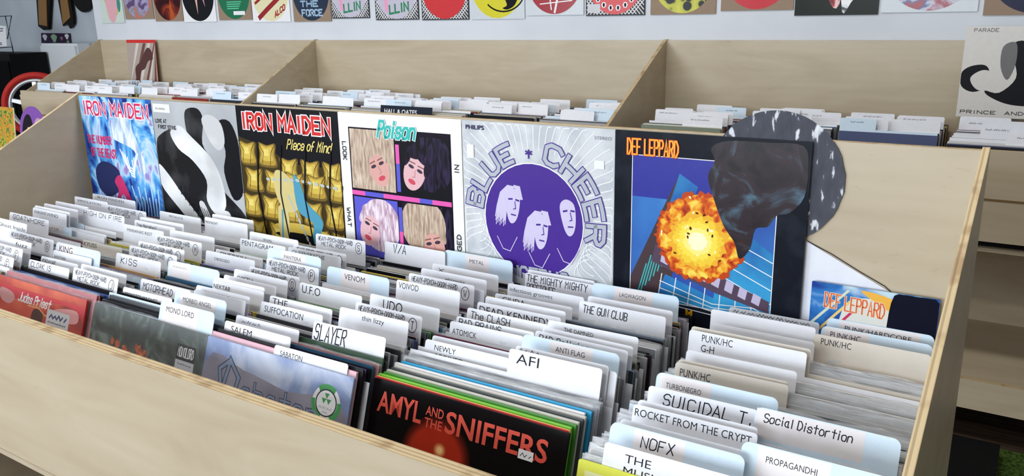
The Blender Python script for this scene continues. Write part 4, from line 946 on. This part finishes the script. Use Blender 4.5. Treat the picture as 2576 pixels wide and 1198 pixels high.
# ================================================================== PICTURE DISCS HUNG ON THE WALL
CB = mat((150, 128, 108), 0.6); CLR = mat((206, 212, 216), 0.25)
lat = ramp_mat('lattice_print', [(0.0, (225, 225, 225)), (0.35, (225, 225, 225)), (0.42, (50, 52, 56)), (1.0, (60, 62, 66))], scale=46, kind='VORONOI')
WS = [ # left px, right px, bottom px, backing, disc colour, description, extra
 (258, 314, 58, CLR, None, 'pale green clear sleeve with pink and yellow shaped disc, leftmost on the wall', 'shape'),
 (316, 389, 48, CB, (150, 136, 176), 'brown card sleeve with lavender picture disc on the wall', 'speck'),
 (392, 462, 53, CB, (74, 24, 26), 'brown card sleeve with dark red picture disc on the wall', 'warm'),
 (464, 550, 55, WHT, (24, 26, 30), 'white sleeve with black disc bearing pink rays on the wall', 'rays'),
 (552, 635, 50, CB, (30, 110, 76), 'brown card sleeve with green picture disc on the wall', 'label'),
 (638, 737, 55, WHT, (226, 220, 178), 'white sleeve with cream disc and dark red diagonal lettering on the wall', 'redtext'),
 (740, 834, 54, CB, (40, 52, 72), 'brown card sleeve with navy disc and pale blue lettering on the wall', 'bluetext'),
 (836, 930, 46, lat, (196, 190, 206), 'lattice-patterned sleeve with lilac disc and green letters, left of a matching pair', 'green'),
 (946, 1054, 50, lat, (196, 190, 206), 'lattice-patterned sleeve with lilac disc and green letters, right of a matching pair', 'green'),
 (1062, 1180, 50, lat, (206, 60, 64), 'lattice-patterned sleeve with plain red disc on the wall', 'plain'),
 (1186, 1320, 48, CLR, (214, 206, 50), 'clear sleeve with yellow disc and black curved line on the wall', 'curve'),
 (1326, 1468, 38, CLR, (160, 30, 40), 'clear sleeve with red disc crossed by black and white stripes on the wall', 'stripes'),
 (1474, 1622, 39, lat, (206, 46, 46), 'lattice-patterned sleeve with red disc ringed by small white squares', 'ring'),
 (1636, 1800, 36, CB, (40, 42, 30), 'brown card sleeve with black and yellow honeycomb disc on the wall', 'honey'),
 (1813, 1995, 26, CB, (196, 30, 44), 'brown card sleeve with glossy red disc near the right of the wall', 'plain'),
 (1998, 2208, 38, mat((36, 42, 36), 0.25), None, 'dark green bagged sleeve with crumpled red and silver wrap on the wall', 'bag'),
 (2216, 2466, 30, CLR, (120, 40, 56), 'clear sleeve with red and blue swirled disc near the right of the wall', 'swirl'),
 (2472, 2600, 38, CB, (30, 34, 60), 'brown card sleeve with dark navy disc, rightmost on the wall', 'plain'),
]
for (l0, r0, bt, back, dc, lab, ex) in WS:
    pl_, pr_ = at((l0, bt), 1, WY-0.006), at((r0, bt), 1, WY-0.006)
    wd = min(0.318, pr_.x-pl_.x) if ex != 'bag' else pr_.x-pl_.x
    if l0 > 2400: wd = 0.316
    hh = 0.318; a = Art(wd, hh)
    if back is lat:
        back = mat((58, 60, 64), 0.5); a.rect(0.5, 0.5, 99.5, 99.5, back); q_ = mat((222, 222, 222), 0.4)
        for i in range(-9, 19):
            for sg in (1, -1):
                pts = [(x_, i*6+(x_ if sg > 0 else 100-x_)*1.0-30) for x_ in range(2, 99, 3)]; pts = [p_ for p_ in pts if 40 < p_[1] < 99]
                if len(pts) > 1: a.line([pts[0], pts[-1]], 1.5, q_)
    if dc:
        dm = mat(dc, 0.22); r_ = 48.5; cy = 51 - 2
        if ex == 'swirl': dm = ramp_mat('swirl_disc', [(0.35, (150, 30, 50)), (0.5, (190, 190, 206)), (0.6, (60, 80, 130)), (0.7, (150, 30, 50))], scale=5, dist=2, rough=0.2)
        if ex == 'warm': dm = ramp_mat('warm_disc', [(0.35, (50, 18, 22)), (0.55, (110, 34, 30)), (0.75, (176, 84, 40))], scale=9, dist=1)
        if ex == 'speck': dm = ramp_mat('speck_disc', [(0.3, (90, 70, 110)), (0.45, (170, 158, 196)), (0.6, (130, 140, 150)), (0.75, (196, 110, 96))], scale=12, dist=1)
        if ex == 'honey': dm = ramp_mat('honeycomb_disc', [(0.0, (24, 26, 22)), (0.45, (24, 26, 22)), (0.55, (186, 186, 60)), (1.0, (210, 206, 80))], scale=24, kind='VORONOI')
        a.ell(50, 50, r_, r_, dm, n=56)
    if ex == 'shape': a.rect(0, 0, 100, 100, mat((200, 214, 204), 0.3)); a.blob([(20, 20), (70, 10), (92, 50), (80, 76), (60, 88), (34, 80)], mat((196, 190, 70), 0.3)); a.blob([(26, 20), (64, 16), (78, 60), (62, 94), (44, 98), (30, 80)], mat((222, 168, 178), 0.3)); a.blob([(82, 40), (92, 60), (84, 78), (76, 66)], mat((60, 140, 130)))
    if ex == 'rays': a.poly([(38, 40), (48, 40), (46, 86)][::-1], mat((226, 180, 160))); a.poly([(56, 40), (66, 44), (70, 72)][::-1], mat((214, 150, 170)))
    if ex == 'label':
        for i in range(4): a.rect(28, 66+i*4, 72-i*3, 68+i*4, mat((96, 196, 150)))
        a.rect(46, 84, 80, 91, WHT); a.rect(30, 52, 66, 64, mat((90, 70, 70)))
    if ex == 'redtext': a.text('ALCO', 60, 92, 28, mat((160, 40, 44)), 'h', h=9, st=2.4, rise=0.5); a.line([(18, 92), (40, 78), (60, 66), (86, 50)], 9, mat((150, 34, 40))); a.line([(10, 66), (40, 50)], 5, mat((150, 34, 40)))
    if ex == 'bluetext': a.rect(10, 52, 90, 60, mat((206, 90, 100))); a.text('THE', 22, 74, 46, mat((150, 180, 206)), 'h', h=9, st=3); a.text('FORCE', 24, 90, 54, mat((160, 186, 210)), 'h', h=10, st=3)
    if ex == 'green': a.text('LLIN', 34, 90, 44, mat((40, 130, 90)), 'h', h=13, st=3.6, rise=0.12); a.line([(24, 50), (28, 84)], 9, mat((226, 160, 190)))
    if ex == 'curve': a.line([(62+38*math.cos(R(t)), 60+29*math.sin(R(t))) for t in range(-30, 150, 10)], 2.4, BLK); a.blob([(60, 60), (90, 56), (84, 78), (70, 86), (60, 84), (68, 80), (64, 70)], BLK)
    if ex == 'stripes':
        a.line([(20, 76), (84, 44)], 4, WHT); a.line([(50, 96), (64, 40)], 3.4, WHT); a.line([(44, 92), (38, 50)], 2, WHT); a.line([(24, 84), (80, 80)], 1.6, WHT); a.line([(70, 70), (88, 66)], 7, BLK)
    if ex == 'ring':
        for t in range(10, 175, 18): a.ell(50+40*math.cos(R(t)), 50+40*math.sin(R(t)), 4.4, 4.4, WHT, n=6); a.ell(50+40*math.cos(R(t)), 50+40*math.sin(R(t)), 2.0, 3.0, BLK, n=6)
        a.rect(3, 84, 25, 96, mat((206, 206, 210)))
    if ex == 'bag': a.blob([(30, 30), (60, 20), (54, 88), (40, 80)], ramp_mat('red_wrap', [(0.4, (120, 30, 36)), (0.6, (206, 70, 70)), (0.75, (230, 200, 200))], scale=22, dist=1)); a.blob([(56, 20), (90, 40), (96, 66), (72, 80), (58, 96)], ramp_mat('silver_wrap', [(0.3, (60, 70, 66)), (0.5, (150, 156, 160)), (0.65, (240, 240, 240))], scale=22, dist=1.4))
    if ex == 'plain' and dc == (206, 60, 64): a.blob([(44, 56), (58, 50), (54, 60), (46, 66)], mat((90, 30, 50)))
    b = MB(); b.box((0, 0, 0), (wd, 0.004, hh), back)
    z = (pl_.z+pr_.z)/2
    o = b.build('picture_disc_sleeve', M=Matrix.Translation((pl_.x, WY-0.0065, z)) @ Matrix.Rotation(math.atan2(pr_.z-pl_.z, 1) * -0.4, 4, 'Y')); tag(o, lab, 'picture disc')
    a.mb.build('picture_disc' if dc else 'cover_print', parent=o)

# ================================================================== LEFT CORNER OF THE SHOP
YA = 2.94
# big award ribbon on the alcove wall: black tails with gold centres
b = MB(); bk3 = mat((22, 20, 20), 0.35); gold = mat((150, 108, 50), 0.35, metal=0.2)
def pw(u, v, y=YA): q = at((u, v), 1, y); return (q.x, y, q.z)
o = empty('award_ribbon', Matrix.Translation(pw(130, -60))); tag(o, 'huge black and gold award ribbon hanging on the wall at far left', 'ribbon')
inv = o.matrix_world.inverted()
def wp(mb, nm, par=o, iv=inv, smooth=False):
    q = mb.build(nm, parent=par, smooth=smooth); q.matrix_parent_inverse = iv; return q
b = MB(); n = 28; c = Vector(pw(130, -125, YA-0.05))
b.prism([(c.x+0.36*(1+0.08*(i % 2))*math.cos(2*math.pi*i/n), c.y, c.z+0.36*(1+0.08*(i % 2))*math.sin(2*math.pi*i/n)) for i in range(n)], (0, 0.04, 0), bk3); wp(b, 'rosette')
b = MB(); b.prism([(c.x+0.2*math.cos(2*math.pi*i/n), c.y-0.01, c.z+0.2*math.sin(2*math.pi*i/n)) for i in range(n)], (0, 0.012, 0), gold); wp(b, 'rosette_centre')
for blk, gol in (([(86, -75), (96, 66), (110, 76), (122, 74), (130, -75)], [(92, -75), (98, 62), (118, 66), (114, -75)]),
                 ([(132, -75), (158, 66), (170, 60), (176, 72), (184, 60), (184, 44), (166, -75)], [(142, -75), (158, 62), (176, 44), (158, -75)])):
    b = MB(); b.prism([pw(u, v, YA-0.03) for u, v in blk][::-1], (0, 0.02, 0), bk3); t = wp(b, 'ribbon_tail')
    b = MB(); b.prism([pw(u, v, YA-0.036) for u, v in gol][::-1], (0, 0.006, 0), gold); q = wp(b, 'gold_stripe', par=t, iv=inv)
    q.matrix_parent_inverse = Matrix.Identity(4); q.matrix_world = Matrix.Identity(4)
b = MB(); c = Vector(pw(205, -18, YA-0.02)); b.prism([(c.x+0.16*math.cos(2*math.pi*i/40), c.y, c.z+0.16*math.sin(2*math.pi*i/40)) for i in range(40)], (0, 0.01, 0), bk3)
o = b.build('wall_disc'); tag(o, 'black round disc on the wall beside the award ribbon', 'disc')
# sticker strip
b = MB(); pts = [pw(103, 83), pw(176, 84), pw(179, 111), pw(104, 108)]; b.prism([(q[0], YA, q[2]) for q in pts][::-1], (0, 0.004, 0), mat((52, 34, 66), 0.4))
o = b.build('sticker_strip'); tag(o, 'dark purple sticker strip on the wall below the award ribbon', 'sticker')
b = MB()
for (u, v, r_, c_) in ((113, 94, .035, (206, 206, 214)), (136, 96, .045, (150, 190, 150)), (155, 97, .022, (150, 110, 130)), (168, 92, .03, (230, 230, 226)), (171, 106, .02, (120, 160, 120))):
    q = pw(u, v, YA-0.001); b.face([(q[0]+r_*(1+0.3*math.sin(t*3))*math.cos(t), q[1], q[2]+r_*0.8*math.sin(t)) for t in [2*math.pi*i/14 for i in range(14)]], mat(c_, 0.4))
b.build('printed_drawings', parent=o)
# white cupboard
q0, q1 = pw(114, 112, 2.6), pw(188, 110, 2.6)
o = empty('white_cupboard', Matrix.Translation(((q0[0]+q1[0])/2, 2.75, FLOOR))); tag(o, 'white cupboard behind the black cabinet in the far left corner', 'cupboard')
inv2 = o.matrix_world.inverted(); wc = mat((220, 224, 228), 0.5)
b = MB(); b.box((q0[0]-0.1, 2.62, FLOOR), (q1[0], 2.72, q1[2]), wc); wp(b, 'body', o, inv2)
b = MB(); b.box((q0[0]-0.09, 2.6, FLOOR+0.05), (q1[0]-0.01, 2.618, q1[2]-0.02), wc); wp(b, 'door', o, inv2)
# black cabinet with rack of papers on top
YC = 2.28
c0, c1 = pw(-120, 126, YC), pw(116, 131, YC+0.3)
o = empty('black_cabinet', Matrix.Translation(((c0[0]+c1[0])/2, YC+0.15, FLOOR))); tag(o, 'large black speaker cabinet behind the red and white wheel', 'speaker'); inv3 = o.matrix_world.inverted()
b = MB(); b.box((max(c0[0], WXL+0.05), YC, FLOOR), (c1[0], YC+0.3, c1[2]), mat((16, 16, 18), 0.5)); wp(b, 'body', o, inv3)
b = MB(); b.box((max(c0[0], WXL+0.05)+0.04, YC-0.012, FLOOR+0.3), (c1[0]-0.02, YC-0.001, c1[2]-0.06), mat((10, 10, 11), 0.9)); wp(b, 'grille', o, inv3)
zc = c1[2]
o = empty('wire_rack', Matrix.Translation(pw(5, 122, YC+0.05))); tag(o, 'thin black wire rack holding white papers on the black cabinet', 'wire rack'); inv4 = o.matrix_world.inverted()
b = MB(); yr = YC+0.05
f = [pw(-20, 42, yr), pw(29, 40, yr), pw(27, 60, yr+.02), pw(20, 96, yr+.02), pw(10, 98, yr)]
zrack = zc+0.005
b.tube([pw(-20, 42, yr), pw(29, 40, yr), pw(19, 97, yr), pw(2, 99, yr)], 0.004, BLK, 6); b.tube([pw(13, 40, yr), pw(31, 118, yr), pw(-10, 121, yr)], 0.004, BLK, 6)
g1, g2 = pw(31, 118, yr), pw(-10, 121, yr); b.tube([(g1[0], yr, zrack), (g2[0], yr, zrack)], 0.004, BLK, 6); b.tube([g1, (g1[0], yr, zrack)], 0.004, BLK, 6)
wp(b, 'wire_frame', o, inv4)
b = MB(); pp = [pw(-25, 60, yr-.01), pw(14, 66, yr-.01), pw(17, 116, yr-.01), pw(-25, 118, yr-.01)]; b.prism(pp[::-1], (0, 0.003, 0), WHT)
o = b.build('paper_stack'); tag(o, 'white printed papers held in the wire rack', 'paper')
b = MB()
for v, u0, u1 in ((72, 0, 8), (78, 0, 7), (112, 0, 5), (108, -4, 4)): b.tube([pw(u0, v, yr-.0115), pw(u1, v, yr-.0115)], 0.003, INK, 4)
b.build('lettering', parent=o)
# wheel
YW = 1.90
cw_ = Vector(pw(98, 266, YW)); RW = abs(pw(98, 184, YW)[2]-cw_.z)
o = empty('wheel', Matrix.Translation(cw_) @ Matrix.Rotation(math.atan2(CAM[0]-cw_.x, cw_.y-CAM[1])*0.8, 4, 'Z')); tag(o, 'red-tyred wheel with white five-spoke rim leaning by the black cabinet', 'wheel')
def ring(mb, r, tr, mt, sq=1.0, n=56, m=12):
    b0 = len(mb.v); i_ = mb.slot(mt)
    for i in range(n):
        t = 2*math.pi*i/n
        for j in range(m):
            p_ = 2*math.pi*j/m; rr = r+tr*math.cos(p_); mb.v.append((rr*math.cos(t), tr*sq*math.sin(p_), rr*math.sin(t)))
    for i in range(n):
        for j in range(m):
            mb.f.append((b0+i*m+j, b0+((i+1) % n)*m+j, b0+((i+1) % n)*m+(j+1) % m, b0+i*m+(j+1) % m)); mb.mi.append(i_)
b = MB(); ring(b, RW*0.93, RW*0.10, mat((176, 40, 34), 0.6), 1.2); b.build('tyre', parent=o, smooth=True)
sil = mat((200, 202, 204), 0.3, metal=0.4)
b = MB(); ring(b, RW*0.78, RW*0.055, sil, 1.8)
b.build('rim', parent=o, smooth=True)
for i in range(5):
    t = R(20+72*i); b = MB(); ux, uz = math.cos(t), math.sin(t); nx, nz = -uz, ux
    b.prism([(ux*RW*0.1+nx*RW*0.08, -0.02, uz*RW*0.1+nz*RW*0.08), (ux*RW*0.76+nx*RW*0.05, -0.012, uz*RW*0.76+nz*RW*0.05), (ux*RW*0.76-nx*RW*0.05, -0.012, uz*RW*0.76-nz*RW*0.05), (ux*RW*0.1-nx*RW*0.08, -0.02, uz*RW*0.1-nz*RW*0.08)], (0, 0.035, 0), sil)
    b.build('spoke', parent=o)
b = MB(); b.prism([(RW*0.15*math.cos(2*math.pi*i/24), -0.03, RW*0.15*math.sin(2*math.pi*i/24)) for i in range(24)], (0, 0.06, 0), sil); b.build('hub', parent=o)
# stand that carries the wheel
zs = cw_.z-RW*1.04
b = MB(); b.box((cw_.x-0.35, YW-0.18, zs-0.03), (cw_.x+0.25, YW+0.18, zs), BLK)
o = empty('low_table', Matrix.Translation((cw_.x, YW, FLOOR))); tag(o, 'black low table under the red-tyred wheel', 'table'); inv5 = o.matrix_world.inverted(); wp(b, 'table_top', o, inv5)
for sx in (-0.32, 0.22):
    for sy in (-0.15, 0.15): b = MB(); b.box((cw_.x+sx-0.015, YW+sy-0.015, FLOOR), (cw_.x+sx+0.015, YW+sy+0.015, zs-0.03), BLK); wp(b, 'leg', o, inv5)
# two sleeves on a display stand left of the wall rack
YS = 1.42
s1 = at((20, 272), 1, YS); s2_ = at((78, 267), 1, YS)
zst = s1.z-LP
a = Art(); og = ramp_mat('orange_green_print', [(0.3, (30, 110, 60)), (0.45, (190, 200, 50)), (0.55, (214, 80, 30)), (0.7, (220, 190, 50)), (0.8, (40, 90, 60))], scale=18, dist=2.4); a.rect(0, 0, 97, 100, og); a.rect(97, 0, 100, 100, mat((226, 210, 120)))
sleeve('record', frameM(s1.x-LP, YS, zst, R(6), R(0)), og, WHT, label='orange, green and yellow patterned sleeve on the stand at far left', parts=[('cover_print', a)])
b = MB(); vl = mat((130, 80, 170), 0.25); rr = 0.152; n = 48
b.prism([(rr*math.cos(2*math.pi*i/n), 0, rr+rr*math.sin(2*math.pi*i/n)) for i in range(n)], (0, 0.003, 0), vl)
Md = frameM(s2_.x, YS-0.03, s2_.z-2*rr, R(6)); o = b.build('picture_disc', M=Md); tag(o, 'round purple picture disc showing dark-haired portraits, beside the orange patterned sleeve', 'picture disc')
a = Art(2*rr, 2*rr); a.ell(30, 50, 20, 34, mat((26, 18, 30), 0.3), a=10); a.ell(34, 56, 8, 14, skin2); a.ell(33, 63, 2.5, 1.3, lip); a.ell(72, 48, 18, 26, mat((196, 150, 180), 0.3)); a.ell(72, 52, 9, 14, skin2); a.ell(71, 60, 2.6, 1.4, lip)
q = a.mb.build('portrait_print', parent=o); q.location = (-rr, 0, 0)
o = empty('display_stand', Matrix.Translation((s1.x, YS, FLOOR))); tag(o, 'low plywood display stand left of the wall rack', 'stand'); inv6 = o.matrix_world.inverted()
x_a, x_b = s1.x-LP-0.05, s2_.x+rr+0.06
b = MB(); b.box((x_a, YS-0.12, zst-0.016), (x_b, YS+0.12, zst-0.001), PL); wp(b, 'shelf', o, inv6)
for xx in (x_a, x_b-0.015): b = MB(); b.box((xx, YS-0.12, FLOOR), (xx+0.015, YS+0.12, zst-0.016), PL, EY); wp(b, 'side_panel', o, inv6)
b = MB(); b.box((x_a, YS+0.105, zst-0.016), (x_b, YS+0.12, zst+0.12), PL, EY); wp(b, 'back_rail', o, inv6)

# ================================================================== UNDER THE RIGHT WALL SECTION
gr = ramp_mat('green_turf', [(0.3, (44, 62, 26)), (0.7, (86, 108, 50))], scale=90, rough=0.95, bump=0.6)
b = MB(); b.box((0.9, 0.75, FLOOR), (3.4, 1.59, FLOOR+0.012), gr); o = b.build('floor_mat'); tag(o, 'dark green turf mat on the floor in front of the wall rack', 'mat')
b = MB(); q = at((2512, 1120), 2, FLOOR+0.06); bkc = mat((18, 18, 20), 0.6)
o = empty('storage_box', Matrix.Translation((q.x-0.25, q.y-0.12, FLOOR+0.012))); tag(o, 'flat black box on the green mat between the racks', 'box'); inv7 = o.matrix_world.inverted()
b.box((q.x-0.45, q.y-0.3, FLOOR+0.0125), (q.x, q.y, FLOOR+0.05), bkc); wp(b, 'body', o, inv7)
b = MB(); b.box((q.x-0.455, q.y-0.305, FLOOR+0.05), (q.x+0.005, q.y+0.005, FLOOR+0.06), bkc); wp(b, 'lid', o, inv7)
print('records', NREC)
